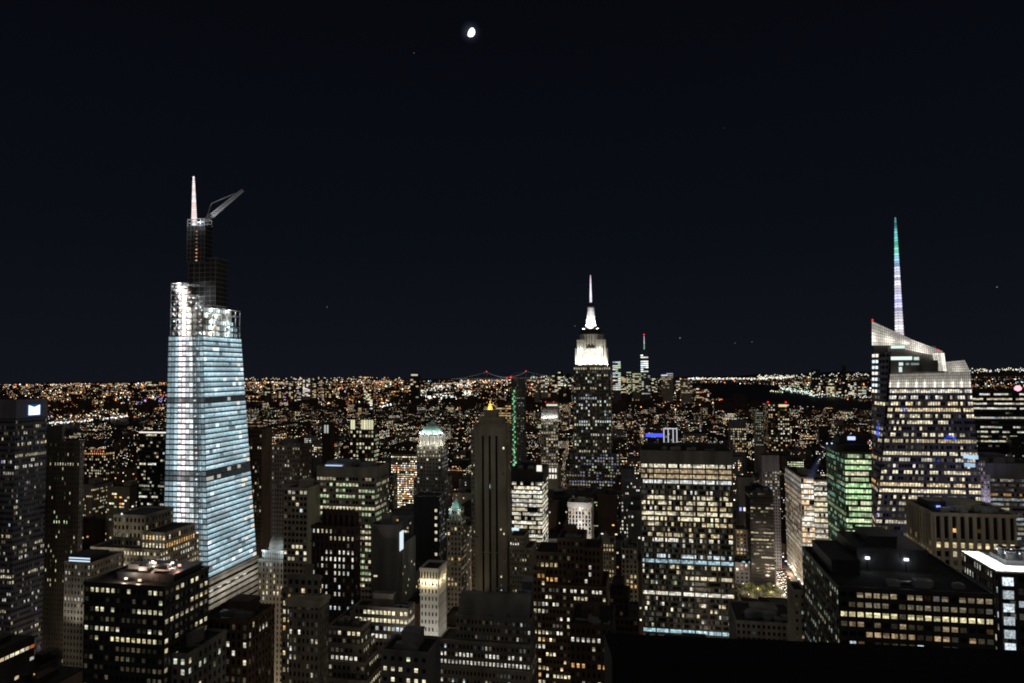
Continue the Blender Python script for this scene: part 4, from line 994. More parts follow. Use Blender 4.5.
# the sign: a bright square notched at its top like a letter M
f0 = (27.3 - 16) / 30; f1 = (37.8 - 16) / 30; s0 = pA.lerp(pB, f0) + nrm * 0.75; s1 = pA.lerp(pB, f1) + nrm * 0.75; sz0, sz1 = b.z(416, w), b.z(406, w)
m = MB(); T = nrm * 0.3
def S(s, r): p = s0.lerp(s1, s); return Vector((p.x, p.y, sz0 + (sz1 - sz0) * r))
for (sa, sb_, ra, rb_) in ((0, .5, 1, .78), (.5, 1, .78, 1)):
    m.hexa([S(sa, 0) + T, S(sb_, 0) + T, S(sb_, 0), S(sa, 0), S(sa, ra) + T, S(sb_, rb_) + T, S(sb_, rb_), S(sa, ra)], 0, (1.35, 1.55, 1.7))
sg = m.build("roof_sign", GLOW, b.root)
m = MB(); fr2 = lambda p, k: p - nrm * 0.2
m.hexa([S(-.14, -.12), S(1.14, -.12), fr2(S(1.14, -.12), 0), fr2(S(-.14, -.12), 0), S(-.14, 1.08), S(1.14, 1.08), fr2(S(1.14, 1.08), 0), fr2(S(-.14, 1.08), 0)], 0, (0.012, 0.06, 0.2)); m.build("sign_back", GLOW, sg)
q = pA.lerp(pB, .55); m = MB(); m.octa((q.x, q.y + 4, b.z(401.5, w)), 0.7, 0, (1, .02, .03)); m.build("red_beacon", GLOW, b.root); b.finish(2)

b = H("grey_ribbed_tower", "grey-green stone tower with few yellow windows beside the banded tower", "tower", 40, 80, 442, 560, side=84, wall=STONE, ycut=585, vis=580)
b.tier(0, b.h, 0, b.w, 0, b.d, "NW", fh=3.9, bay=2.4, wf=0.4, hf=0.55, lit=Lit(0.0, 0.05, 0.07, 0.1, br=0.8, pal=[(CRM, 3), (GRN, 2), (WARM, 2)], rows=((462, 'part', CRM),)), vert=True)
b.tier(b.h, b.z(428), 0, b.w * 0.5, 2, b.d, "", plain="NW"); b.finish(2)

b = H("dark_glass_tower", "black glass tower with a thin white lit roofline", "office tower", 138, 178, 433, 760, depth=36, wall=DARK, ycut=560, vis=560)
b.tier(0, b.h, faces="N", fh=4.0, bay=2.6, wf=0.95, hf=0.5, lit=Lit(0.0, 0.3, 0.06, 0.2, br=0.8, pal=PAL_OFFICE))
m = MB(); m.box(2, b.w, -0.9, -0.6, b.h + 0.2, b.h + 1.6, 0, (1.1, 1.05, 1.0)); m.build("roofline_light", GLOW, b.root); b.finish(2)

b = H("cream_hotel", "wide cream stone hotel with glowing upper window rows under a dark roof box", "hotel", 91, 160, 548, 470, depth=40, wall=CREAM, ycut=600, vis=596)
b.tier(0, b.h, faces="N", fh=4.2, bay=2.5, wf=0.5, hf=0.5, lit=Lit(0.5, 0.4, 0.1, 0.3, br=0.85, pal=[(CRM, 3), (WARM, 3), (GRN, 1)], rows=((549.5, 'part', CRM), (564.5, 'full', CRM), (556, 'part', WHT))))
b.tier(b.h, b.z(534), b.w * 0.68, b.w * 1.02, 4, 34, "N", fh=4.2, bay=2.5, lit=Lit(0.5, 0.4, 0.2, br=0.9, pal=PAL_WARM))
b.tier(b.h, b.z(519), b.w * 0.2, b.w * 0.66, 8, 36, "N", fh=5, bay=3, lit=Lit(0, 0.2, 0.05, br=0.5))
m = MB(); m.octa((b.w * 0.33, 7, b.z(516.5)), 0.8, 0, (1.2, 1.4, 1.6)); m.build("roof_beacon", GLOW, b.root)
for x in (0.2, 0.5, 0.8): light('SPOT', "floodlight", b.M @ Vector((b.w * x, -34, b.h - 22)), 26000, (1, .9, .72), 3, aim=b.M @ Vector((b.w * x, 0, b.h - 12)), spot=80)  # fill spots added out front to brighten the hotel's facade
b.finish(2)
b = H("pale_office_block", "pale office block with a blue-white lit strip along its crown", "office block", 65, 91, 563, 420, depth=26, wall=PALE, ycut=612, vis=610)
b.tier(0, b.h, faces="N", fh=3.8, bay=2.2, wf=0.5, hf=0.5, lit=Lit(0.06, 0.3, 0.1, 0.4, br=0.5, pal=PAL_OFFICE, rows=((600, 'full', WHT),)))
m = MB(); m.box(1.5, b.w - 2, 1.5, 16, b.h, b.z(556)); m.build("penthouse", DARK, b.root)
for a in (559.5, 562.2):
    m = MB(); m.box(1.6, b.w - 2, 1.2, 1.4, b.z(a), b.z(a - 1.2), 0, (.75, .95, 1.15)); m.build("crown_light", GLOW, b.root)
light('SPOT', "floodlight", b.M @ Vector((b.w / 2, -14, b.h - 36)), 3500, (1, .92, .8), 2, aim=b.M @ Vector((b.w / 2, 0, b.h - 18)), spot=110)
b.finish(2)

b = H("black_cornered_block", "black office block with square yellow windows and lamplit roof plant", "office block", 85, 164, 584, 262, side=208, wall=DARK, ycut=690, vis=690)
rr = [(596, 'part', (1, .93, .6)), (606, 'part', (1, .95, .65)), (613, 'part', (1, .85, .5)), (634, 'part', (1, .93, .7)), (641, 'part', (1, .88, .5))]
b.tier(0, b.h, faces="NW", fh=3.55, bay=2.3, wf=0.66, hf=0.46, lit=Lit(0.02, 0.16, 0.04, 0.5, br=0.75, pal=[((1, .9, .5), 5), ((.92, 1, .6), 3), (WARM, 2)], rows=rr), litW=Lit(0.15, 0.35, 0.1, 0.3, br=0.75, pal=[(CRM, 4), (WARM, 4)]), bayW=2.9)
zr = b.h; b.penthouse(b.w * .25, b.w * .97, b.d * .25, b.d * .9, zr, zr + 3.0, DARK); b.clutter(b.w * .25, b.w * .9, b.d * .2, b.d, zr + 3.3, 6, pent=False)
for fx_, fy_, c in ((.42, .16, (1, .8, .6)), (.62, .12, (1, .62, .42)), (.9, .5, (1, .55, .4)), (.75, .6, WHT), (.55, .55, (1, .7, .5))):
    x, y = b.w * fx_, b.d * fy_; z = zr + (1.2 if fy_ < .2 else 4.5)
    m = MB(); m.box(x - .5, x + .5, y - .3, y + .3, z, z + .7, 0, sc(c, 1.7)); m.bar((x, y, zr), (x, y, z), .07); m.build("roof_lamp", GLOW, b.root)
    light('POINT', "roof_light", (x, y - .8, z + 1), 900, c, .3, parent=b.root)
b.finish(4)

b = H("brown_corner_block", "brown masonry block with lit windows below the skyscraper's stone base", "office block", 198, 248, 620, 300, side=274, wall=BROWN, ycut=690, vis=690)
b.tier(0, b.h, faces="NW", fh=3.7, bay=2.6, wf=0.55, hf=0.6, lit=Lit(0.0, 0.16, 0.05, 0.3, br=0.85, pal=[(CRM, 3), (WARM, 3), (WHT, 3)], rows=((644, 'part', WHT), (650, 'part', WHT), (661, 'part', CRM))), litW=Lit(0, 0.15, 0.08, 0.2, br=0.9, pal=PAL_OFFICE))
b.clutter(0, b.w, 0, b.d, b.h, 5, tank=False); b.finish(4)
b = H("small_pale_block", "small pale block with a flat dark roof and four lit attic windows", "building", 150, 187, 654, 262, depth=24, wall=CONC, ycut=690, vis=690)
b.tier(0, b.h, faces="NW", fh=3.8, bay=3.0, wf=0.5, hf=0.55, lit=Lit(0, 0.1, 0.04, 0.2, br=0.8, rows=((658, 'part', (.9, 1, .8)),))); b.clutter(0, b.w, 0, 20, b.h, 3); b.finish(4)

b = H("domed_hotel_tower", "small pale tower with a round blue-lit dome beside the tapering skyscraper", "tower", 258.5, 283.5, 561, 540, depth=20, wall=PALE, ycut=604, vis=602)
b.tier(0, b.h, faces="N", fh=4.3, bay=3.2, wf=0.42, hf=0.6, lit=Lit(0, 0.2, 0.2, 0.2, br=0.75, pal=PAL_OFFICE, rows=((573, 'part', WHT), (591, 'part', CRM))))
b.tier(b.h, b.z(552), b.w * .12, b.w * .95, 1.5, 17, "N", fh=3.4, bay=2, wf=.4, hf=.5, lit=None)
m = MB(); c_ = (b.w * .56, 9); R_ = b.w * .33; z0 = b.z(552)
m.lathe(c_, [(R_ * 1.08, z0), (R_ * 1.08, z0 + 2.2), (R_, z0 + 2.5), (R_ * .98, z0 + 5), (R_ * .85, z0 + 8), (R_ * .6, z0 + 10.4), (R_ * .3, z0 + 11.7), (.4, z0 + 12)], 16); m.build("dome", PALE, b.root)
for dx in (-1, 1): light('POINT', "dome_light", (c_[0] + dx * 9, -3.5, z0 + 1), 2600, (.65, .85, 1), .5, parent=b.root)
b.finish(2)

b = H("corniced_stone_block", "stone office block with an overhanging pale cornice and arched top windows", "office block", 289, 319, 602, 310, side=328, wall=STONE, ycut=690, vis=690)
lt = Lit(0.0, 0.13, 0.06, 0.3, br=0.8, pal=PAL_OFFICE)
b.tier(0, b.h, 0, b.w, 0, b.d, "NW", fh=3.7, bay=2.0, wf=0.5, hf=0.55, lit=lt)
b.tier(0, b.h + 2.5, -7.2, -0.1, 7, b.d, "N", fh=3.7, bay=2.6, wf=0.5, hf=0.55, lit=Lit(0, 0.9, 0.4, 0.3, br=0.8, pal=PAL_WARM))
m = MB(); m.box(-1.3, b.w + 1.3, -1.4, b.d, b.h - 0.4, b.h + 1.5); m.box(-.8, b.w + .8, -.9, b.d, b.h - 1.6, b.h - .41); m.build("cornice", PALE, b.root)
b.tier(b.h + 1.5, b.h + 9, -4, b.w * .8, 6, b.d * .9, "N", fh=3.6, bay=3, lit=Lit(0, 0, .08, .1)); b.clutter(0, b.w * .8, 7, b.d * .9, b.h + 9.2, 3)
b.finish(4)

b = H("crenellated_tower", "dark stepped masonry tower with an arched crenellated crown", "tower", 312, 355, 527, 385, side=360, wall=DARKB, ycut=640, vis=620)
lt = Lit(0.02, 0.22, 0.1, 0.2, br=0.85, pal=[(WHT, 3), (CRM, 4), (COOL, 2)], rows=((550, 'part', WHT), (560, 'part', WHT), (609, 'part', COOL)))
b.tier(0, b.h, 0, b.w, 0, b.d, "NW", fh=3.8, bay=2.5, wf=0.42, hf=0.55, lit=lt, t=0.5)
b.tier(b.h, b.z(514), b.w * .2, b.w * .97, 2, b.d * .9, "N", fh=9, bay=3.4, wf=.5, hf=.8, t=.5, lit=None, parapet=0)
m = MB(); zt = b.z(514)
for i in range(9):
    x = b.w * (.2 + .77 * (i + .5) / 9); m.box(x - .85, x + .85, 1.5, 2.6, zt, zt + 2.2)
    m.taper((x, 2.05), .7, zt + 2.2, .05, zt + 3.4, 4)
m.build("crenellation", DARKB, b.root)
b.finish(3)
b = H("blank_walled_block", "dark block with a broad blank pale side wall", "office block", 284, 307.5, 489, 460, side=328, wall=PALE, ycut=562, vis=560)
b.tier(0, b.h, faces="N", plain="W", fh=4, bay=2.8, wf=.7, hf=.55, lit=Lit(.0, .25, .05, .1, br=.8, rows=((548, 'part', CRM), (553, 'part', CRM), (558, 'part', CRM)))); b.clutter(0, b.w, 0, b.d * .7, b.h, 3); b.finish(3)
b = H("greenish_lit_office", "mid-height office tower of greenish lit window rows with a blank top band", "office tower", 317, 375, 467, 475, side=388.5, wall=PALE, ycut=590, vis=585)
zz = b.z(476)
lt = Lit(.3, .55, .1, .4, br=.72, pal=[(GRN, 4), (CRM, 5)])
b.tier(0, zz, faces="NW", fh=3.95, bay=2.3, wf=.8, hf=.5, lit=lt, roof=False, parapet=0); b.tier(zz, b.h, faces="", plain="NW", parapet=.6)
m = MB(); m.box(5, b.w * .55, 4, 20, b.h, b.h + 3.5); m.build("penthouse", STEEL, b.root)
m = MB(); m.box(4.5, b.w * .4, 3.2, 3.6, b.h + .4, b.h + 1.1, 0, (.55, .75, 1.1)); m.build("roof_light_strip", GLOW, b.root)
b.clutter(b.w * .5, b.w, 0, b.d, b.h, 4, pent=False); b.finish(3)
b = H("plain_dark_block", "plain dark windowless block with one lit window beside the floodlit white tower", "office block", 371, 397, 526, 400, side=402, wall=CONC, ycut=602, vis=596)
b.tier(0, b.h, faces="", plain="NW"); b.clutter(0, b.w, 0, b.d, b.h, 3)
m = MB(); m.box(2, 4, -.5, -.42, b.z(577), b.z(575.5), 0, sc(CRM, .9)); m.build("window", WIN, b.root)
m = MB(); q = b.w; m.box(q + .5, q + .62, 3, 9, b.z(552), b.z(533), 0, (.75, .9, 1.0)); m.build("lit_screen", GLOW, b.root); b.finish(3)
b = H("black_slab_tower", "narrow black slab tower with a lit window column on its edge", "tower", 413.5, 439, 497, 600, side=445, wall=DARK, ycut=568, vis=566)
b.tier(0, b.h, faces="W", plain="N", fh=3.9, bay=3, lit=Lit(0, .5, .2, .2, br=.5, pal=PAL_COOL))
for k in range(9):
    if rng.random() < .7: z = b.h - 6 - k * 6.2; m = MB(); m.box(b.w * .84, b.w * .93, -.5, -.42, z, z + 2.4, 0, sc(CRM, rng.uniform(.4, .9))); m.build("window", WIN, b.root)
b.finish(2)
b = H("floodlit_white_tower", "floodlit white stone tower with an arcaded top and bright cornice", "tower", 420.5, 438, 570, 345, side=446, wall=WHITE, ycut=640, vis=636)
b.tier(0, b.h - 4.5, faces="NW", fh=3.7, bay=1.9, wf=.42, hf=.5, lit=Lit(.0, .15, .08, .1, br=.5, pal=PAL_WARM), parapet=.5, t=.25)
b.tier(b.h - 4.4, b.h, faces="NW", fh=4.4, bay=1.6, wf=.5, hf=.72, lit=None, parapet=1.2, t=.4)
for x in (.15, .5, .85): light('POINT', "cornice_light", (b.w * x, -1.7, b.h - 6), 420, (1, .84, .5), .3, parent=b.root)
for y in (.2, .7): light('POINT', "cornice_light", (b.w + 1.7, b.d * y, b.h - 6), 420, (1, .82, .48), .3, parent=b.root)
light('SPOT', "floodlight", b.M @ Vector((b.w / 2, -22, b.z(655))), 15500, (1, .95, .83), 1, aim=b.M @ Vector((b.w / 2, 0, b.z(612))), spot=100)
light('SPOT', "floodlight", b.M @ Vector((b.w + 20, b.d / 2, b.z(650))), 6000, (1, .93, .8), 1, aim=b.M @ Vector((b.w, b.d / 2, b.z(605))), spot=100)
b.finish(2)
b = H("lit_row_office", "low office with two bright window rows under a flat black roof", "office block", 355, 408, 607, 360, side=414, wall=STONE, ycut=650, vis=640)
b.tier(0, b.h, faces="NW", fh=3.9, bay=2.3, wf=.7, hf=.5, lit=Lit(0, .2, .05, .2, br=1.0, rows=((610, 'part', CRM), (619.5, 'full', CRM)))); b.clutter(0, b.w, 0, b.d, b.h, 5); b.finish(4)
b = H("plain_low_block", "plain grey low block with a black flat roof and a few lit windows", "building", 381.5, 428, 652, 262, side=440, wall=CONC, ycut=690, vis=690)
b.tier(0, b.h, faces="N", plain="W", fh=3.9, bay=3.2, wf=.45, hf=.4, lit=Lit(0, 0, .12, .1, br=.9, rows=((665, 'part', CRM), (678, 'part', CRM)))); b.clutter(0, b.w, 0, b.d, b.h, 4); b.finish(4)
b = H("stepped_masonry_block", "wide grey stepped masonry block with small windows and a rounded blank top", "office block", 456, 531, 617, 322, side=534.5, wall=STONE, ycut=690, vis=690)
lt = Lit(.0, .22, .1, .35, br=.7, pal=[(WHT, 3), (COOL, 3), (CRM, 3)], rows=((662, 'full', WHT), (657, 'part', WHT), (625, 'off', None)))
b.claim(x0=437, left=9)
zs = [b.z(664.5), b.z(641.5), b.h, b.z(598)]
b.tier(0, zs[0], -9.0, b.w + .6, -7, b.d, "N", fh=3.5, bay=1.75, wf=.5, hf=.5, lit=lt)
b.tier(zs[0], zs[1], -6.5, b.w + .3, -4, b.d, "N", fh=3.5, bay=1.75, wf=.5, hf=.5, lit=lt)
b.tier(zs[1], zs[2], 0, b.w, 0, b.d, "N", fh=3.5, bay=1.75, wf=.5, hf=.5, lit=Lit(0, .05, .06, .5, br=.5, pal=PAL_COOL))
m = MB(); x0, x1 = b.w * .02, b.w * .98
for i in range(7):
    a0, a1 = i / 7 * math.pi / 2, (i + 1) / 7 * math.pi / 2
    y0_, z0_, y1_, z1_ = 8 - 7 * math.cos(a0), zs[2] + (zs[3] - zs[2]) * math.sin(a0), 8 - 7 * math.cos(a1), zs[2] + (zs[3] - zs[2]) * math.sin(a1)
    m.face([(x0, y0_, z0_), (x1, y0_, z0_), (x1, y1_, z1_), (x0, y1_, z1_)])
m.box(x0 + .01, x1 - .01, 7.9, b.d - 1, zs[2], zs[3]); m.build("rounded_top", CONC, b.root)
b.clutter(x0, x1, 10, b.d - 2, zs[3], 4, pent=False); b.penthouse(b.w * .5, b.w * .68, -.6, 3, zs[2] - 1, zs[2] + 2.6, CONC); b.finish(4)
b = H("stepped_loft_building", "grey loft building stepped back in terraces below the crenellated tower", "office block", 328, 361, 628, 350, side=383, wall=STONE, ycut=690, vis=690)
lt = Lit(0, .1, .03, .2, br=.85, pal=[(WHT, 2), (CRM, 3)], rows=((661, 'part', WHT),))
for k in range(4): b.tier(0 if k == 3 else b.h - 7.5 * (k + 1), b.h - 7.5 * k if k else b.h, 0, b.w + k * 2, -k * 2.2, b.d, "NW", fh=3.7, bay=2.4, wf=.6, hf=.5, lit=lt, litW=Lit(.3, .2, .05, .1, br=.8, pal=[(CRM, 1)]))
b.clutter(0, b.w, 1, b.d, b.h, 4); b.finish(4)
b = H("brick_lit_office", "tall brick office with three bright window rows, between stepped block and slab", "office block", 545, 606, 586, 380, depth=30, wall=BROWN, ycut=690, vis=660)
lt = Lit(.0, .3, .1, .2, br=1.05, pal=[(WHT, 3), (CRM, 4), (WARM, 2)], rows=((592, 'part', WHT), (601, 'part', CRM), (603.5, 'part', WHT), (617, 'part', WHT), (654, 'part', CRM)))
b.tier(0, b.h, faces="N", fh=3.85, bay=2.0, wf=.62, hf=.46, lit=lt)
b.tier(0, b.z(575), -7, -.1, 2, 28, "N", fh=3.85, bay=2.4, lit=Lit(.2, .4, .1, br=.75, pal=PAL_WARM))
b.tier(b.h, b.z(558), -6, b.w * .2, 6, 28, "N", fh=3.8, bay=2.4, lit=Lit(.2, .3, .05, br=.8, pal=PAL_WARM))
b.tier(b.h, b.z(543), b.w * .2, b.w * .62, 6, 28, "N", fh=3.8, bay=2.4, lit=Lit(0, 0, .04, .1)); b.tier(b.h, b.z(552), b.w * .63, b.w * .9, 6, 26, "N", fh=3.8, bay=2.4, lit=Lit(0, .1, .04, .1))
b.tank(b.w * .4, 4, b.h, 2.2, 4.2); b.clutter(b.w * .2, b.w * .6, 7, 26, b.z(543), 3); b.finish(4)
b = H("dark_brick_block", "dark red-brown brick block with a single amber window row", "office block", 570, 612, 626, 300, depth=26, wall=DARKB, ycut=690, vis=690)
b.tier(0, b.h, faces="N", fh=3.7, bay=2.2, wf=.5, hf=.5, lit=Lit(0, .05, .04, .15, br=.8, pal=PAL_WARM, rows=((666, 'full', AMB), (639, 'part', WHT)))); b.clutter(0, b.w, 0, 24, b.h, 4, tank=True); b.finish(4)
b = H("dark_terraced_block", "unlit dark terraced block at the foot of the white-framed slab", "office block", 606, 638, 618, 430, depth=30, wall=DARKB, ycut=650, vis=645)
b.tier(0, b.h, faces="N", fh=3.8, bay=2.6, lit=Lit(0, 0, .03, .2)); b.tier(b.h, b.z(600), b.w * .1, b.w * .7, 4, 26, "N", fh=3.8, bay=2.6, lit=Lit(0, 0, .05, .2)); b.tier(b.z(600), b.z(589), b.w * .2, b.w * .55, 8, 24, "N", fh=3.8, bay=2.6, lit=None); b.finish(4)
b = H("tall_office_behind", "brick tower with scattered lights rising behind the crenellated tower", "tower", 272, 300, 446, 640, side=312, wall=BROWN, ycut=490, vis=486)
b.tier(0, b.h, faces="NW", fh=3.9, bay=2.6, lit=Lit(.0, .2, .08, .2, br=.6)); b.clutter(0, b.w, 0, 20, b.h, 2); b.finish(2)
b = H("shadowed_slab", "unlit grey slab tower close behind the tapering skyscraper", "tower", 246, 262, 430, 700, side=272, wall=BROWN, ycut=530, vis=520)
b.tier(0, b.h, faces="N", plain="W", fh=4, bay=2.6, lit=Lit(0, .1, .05, .2, br=.6)); b.finish(2)
b = H("low_dark_block", "low unlit block with a long roof parapet between the slab and the avenue", "building", 736, 797, 622, 420, depth=36, wall=CONC, ycut=650, vis=646)
b.tier(0, b.h, faces="N", fh=3.8, bay=3, lit=Lit(0, 0, .01, .1)); b.frame.box(-1, b.w + 1, -1.4, -.5, b.z(644), b.z(640)); b.clutter(0, b.w, 0, 34, b.h, 8); b.finish(4)
b = H("slim_pale_annex", "slim pale stone annex at the corner of the long black slab", "building", 793.5, 805, 592, 330, depth=14, wall=PALE, ycut=650, vis=646)
b.tier(0, b.h, faces="N", fh=3.8, bay=2.2, wf=.4, hf=.4, lit=Lit(0, .1, .05, .2, br=.5)); b.finish(4)

# mid-distance landmarks
b = H("teal_capped_tower", "lit masonry tower with a small teal pyramid cap beside the black slab tower", "tower", 447, 461, 521, 540, side=466, wall=PALE, ycut=600, vis=570)
b.tier(0, b.h, faces="NW", fh=3.9, bay=2.6, wf=.5, hf=.55, lit=Lit(.1, .35, .12, .3, br=.8, pal=PAL_WARM), litW=Lit(.2, .5, .3, br=.9, pal=[(WHT, 3), (CRM, 3)]))
b.tier(b.h, b.z(510.5), 1.2, b.w - 1.2, 2, 12, "N", fh=3.8, bay=2.2, lit=Lit(.4, .4, .2, br=.8, pal=PAL_COOL))
m = MB(); m.taper((b.w / 2, 7), 5.6, b.z(510.5), .6, b.z(500), 4); m.build("copper_roof", COPPER, b.root)
for dx in (-5, 5): light('POINT', "floodlight", (b.w / 2 + dx, -1, b.z(508)), 900, (.7, 1, .95), .5, parent=b.root)
b.finish(2)
b = H("red_roofline_block", "dark distant block outlined by a row of red roof lamps", "building", 79, 106, 452, 1150, depth=30, wall=DARKB, ycut=486, vis=478)
b.tier(0, b.h, faces="N", fh=4.6, bay=4, lit=Lit(.05, .4, .15, .3, br=.9, pal=PAL_WARM))
for i in range(9):
    if i != 3: m = MB(); m.octa((b.w * (i + .3) / 9, -1, b.h + 2), 1.3, 0, sc(rng.choice(((1, .08, .04), (1, .1, .05), (1, .45, .2))), 1.4)); m.build("red_lamp", GLOW, b.root)
b.finish(3)
b = H("lit_attic_tower", "distant office tower with a row of floodlit greenish attic fins", "tower", 350, 374, 430, 1050, depth=20, wall=DARKB, ycut=468, vis=462)
b.tier(0, b.h, faces="N", fh=6, bay=5, lit=Lit(.15, .5, .15, .3, br=.8, pal=[(GRN, 2), (CRM, 4)]))
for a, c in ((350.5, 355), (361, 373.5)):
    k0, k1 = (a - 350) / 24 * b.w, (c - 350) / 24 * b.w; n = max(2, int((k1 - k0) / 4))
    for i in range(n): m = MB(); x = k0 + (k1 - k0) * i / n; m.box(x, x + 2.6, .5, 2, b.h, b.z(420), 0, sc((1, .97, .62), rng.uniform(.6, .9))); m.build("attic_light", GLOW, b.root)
b.finish(3)
b = H("twin_lit_shaft", "small dim tower with two pale vertical light shafts", "tower", 322, 330, 424, 1300, depth=20, wall=DARKB, ycut=440, vis=434)
b.tier(0, b.h, faces="", plain="N")
for x in (.3, .62): m = MB(); m.box(b.w * x, b.w * (x + .2), -.6, -.5, b.z(433), b.z(425), 0, (.45, .47, .46)); m.build("light_shaft", GLOW, b.root)
b.finish(3)
b = H("green_lit_tower", "slim dark tower under construction with a green-lit hoist up its side", "tower", 511, 524, 379, 1500, depth=22, wall=CONC, ycut=472, vis=470)
b.tier(0, b.h, faces="N", fh=5.5, bay=4, wf=.5, hf=.5, lit=Lit(0, .15, .1, .4, br=.3, pal=[(COOL, 1), (GRN, 2)]))
for k in range(30):
    z = b.z(466 - k * 2.55); m = MB(); x = (.12 + .10 * (k % 2) + rng.uniform(-.05, .05)) * b.w
    m.box(x, x + rng.uniform(2, 4.2), -1.4, -.8, z, z + rng.uniform(2.5, 5), 0, sc((.35, 1, .45), rng.uniform(.2, .95))); m.build("hoist_lamp", GLOW, b.root)
m = MB(); m.octa((0, -1, b.h + 4), 3, 0, (1.3, .05, .05)); m.build("red_beacon", GLOW, b.root)
m = MB(); m.bar((b.w * .1, 0, b.h), (b.w * .1, 0, b.h + 12), .8); m.bar((b.w * .1, 0, b.h + 12), (b.w * 1.1, 0, b.h + 16), .6); m.build("hoist_crane", STEEL, b.root)
b.finish(3)
b = H("amber_lit_block", "block glowing amber behind the gilded pyramid tower", "building", 496, 511, 405, 1750, depth=40, wall=BROWN, ycut=430, vis=428)
b.tier(0, b.h, faces="N", fh=6, bay=5, wf=.9, lit=Lit(.5, .5, .2, br=.7, pal=[(AMB, 3), (WARM, 4)])); b.finish(3)
b = H("lit_apartment_tower", "broad apartment tower speckled with lights and red roof beacons", "apartment tower", 768, 789, 404, 1500, side=763, wall=BROWN, ycut=452, vis=450)
b.tier(0, b.h, faces="NE", fh=5.2, bay=4.6, wf=.6, hf=.55, lit=Lit(0, .75, .3, .3, br=.95, pal=PAL_WARM))
m = MB(); m.box(b.w * .5, b.w * .9, -.8, -.4, b.h - 6, b.h - 1, 0, sc(WARM, .9)); m.build("attic_light", GLOW, b.root)
for x in (0, b.w * .85): m = MB(); m.octa((x, 0, b.h + 4), 2.4, 0, (1.4, .03, .05)); m.build("red_beacon", GLOW, b.root)
b.finish(3)
b = H("pale_grid_tower", "slim pale-green gridded tower beside the speckled apartment tower", "tower", 755, 763, 412, 1450, depth=24, wall=PALE, ycut=446, vis=442)
b.tier(0, b.h, faces="N", fh=4.8, bay=4.2, wf=.5, hf=.5, lit=Lit(.2, .5, .3, .4, br=.4, pal=[(GRN, 3), (WHT, 2)])); b.finish(3)
b = H("grey_topped_tower", "grey-topped residential tower with a blank roof box", "apartment tower", 730, 746, 421, 1300, depth=24, wall=BLUEG, ycut=452, vis=450)
b.tier(0, b.z(428), faces="N", fh=4.6, bay=4, lit=Lit(.1, .5, .3, .3, br=.6, pal=PAL_WARM), roof=False, parapet=0); b.tier(b.z(428), b.h, faces="", plain="N"); b.finish(3)
b = H("blue_sign_block", "low block with a glowing blue rooftop sign and white frame lights", "building", 645, 676, 432, 1150, depth=40, wall=DARK, ycut=450, vis=448)
b.tier(0, b.h, faces="N", fh=5, bay=4.5, lit=Lit(0, .3, .2, .2, br=.5))
m = MB(); m.box(1, 29, -1.2, -.6, b.z(437), b.z(433.5), 0, (.10, .14, 1.3)); m.build("blue_sign", GLOW, b.root)
for x in (30, 37, 45, 51): m = MB(); m.box(x, x + 1.6, -1.2, -.6, b.z(445), b.z(429), 0, (.6, .6, .68)); m.build("frame_light", GLOW, b.root)
m = MB(); m.box(30, 52.6, -1.2, -.6, b.z(429), b.z(428), 0, (.6, .6, .68)); m.build("frame_light", GLOW, b.root)
b.finish(3)
b = H("dark_panel_tower", "grey-panelled tower between the slab and the apartment tower", "tower", 762, 779, 456, 900, depth=26, wall=BLUEG, ycut=500, vis=490)
b.tier(0, b.z(471), faces="N", fh=4, bay=3, lit=Lit(.1, .35, .1, .3, br=.6), roof=False, parapet=0); b.tier(b.z(471), b.h, faces="", plain="N"); b.finish(3)
b = H("white_panelled_block", "small white-panelled block with bright shop lights at its foot", "building", 738, 754, 478, 900, depth=24, wall=CONC, ycut=514, vis=510)
b.tier(0, b.h, faces="", plain="N")
for i, c in enumerate(((.4, .5, 1.4), (1.3, 1.2, 1), (1.4, .3, .4), (1.2, 1.2, 1.3))): m = MB(); x = b.w * (.05 + i * .25); m.box(x, x + 2.4, -.6, -.5, b.z(511), b.z(507.5), 0, c); m.build("shop_light", GLOW, b.root)
b.finish(2)
b = H("office_by_avenue", "dark office with thin lit floors above the avenue", "office block", 750, 773, 492, 830, depth=40, wall=BLACKP, ycut=560, vis=552)
b.tier(0, b.h, faces="N", fh=4.2, bay=2.8, wf=.9, hf=.45, lit=Lit(.04, .2, .06, .2, br=.55)); b.clutter(0, b.w, 0, 34, b.h, 4); b.finish(2)
b = H("lamp_washed_building", "pale building washed by square lights above the park", "building", 736, 764, 530, 860, depth=30, wall=PALE, ycut=580, vis=560)
b.tier(0, b.h, faces="N", fh=4.4, bay=4, lit=Lit(.1, .4, .2, .2, br=.7, pal=PAL_WARM)); b.tier(0, b.z(525), b.w * .42, b.w * .8, 3, 28, "N", fh=4.4, bay=4, lit=Lit(.2, .5, .2, br=.8, pal=[(WARM, 2), (WHT, 2), ((1, .7, .8), 1)]))
light('POINT', "floodlight", b.M @ Vector((b.w * .6, -10, b.z(548))), 2600, (1, .88, .85), 1); b.finish(2)
b = H("library_block", "dark flat-roofed block with teal roof lamps behind the park trees", "building", 735, 776, 563, 845, depth=40, wall=BLUEG, ycut=592, vis=588)
b.tier(0, b.h, faces="N", fh=5, bay=5, wf=.5, hf=.5, lit=Lit(0, .06, .1, .2, br=.6, pal=[(WARM, 1), ((1, .5, .4), 1)]))
for x in (.18, .34, .44): m = MB(); m.box(b.w * x, b.w * x + 3.2, -.2, .2, b.h + 1.2, b.h + 2.4, 0, (.3, .75, .95)); m.build("roof_lamp", GLOW, b.root)
b.finish(2)

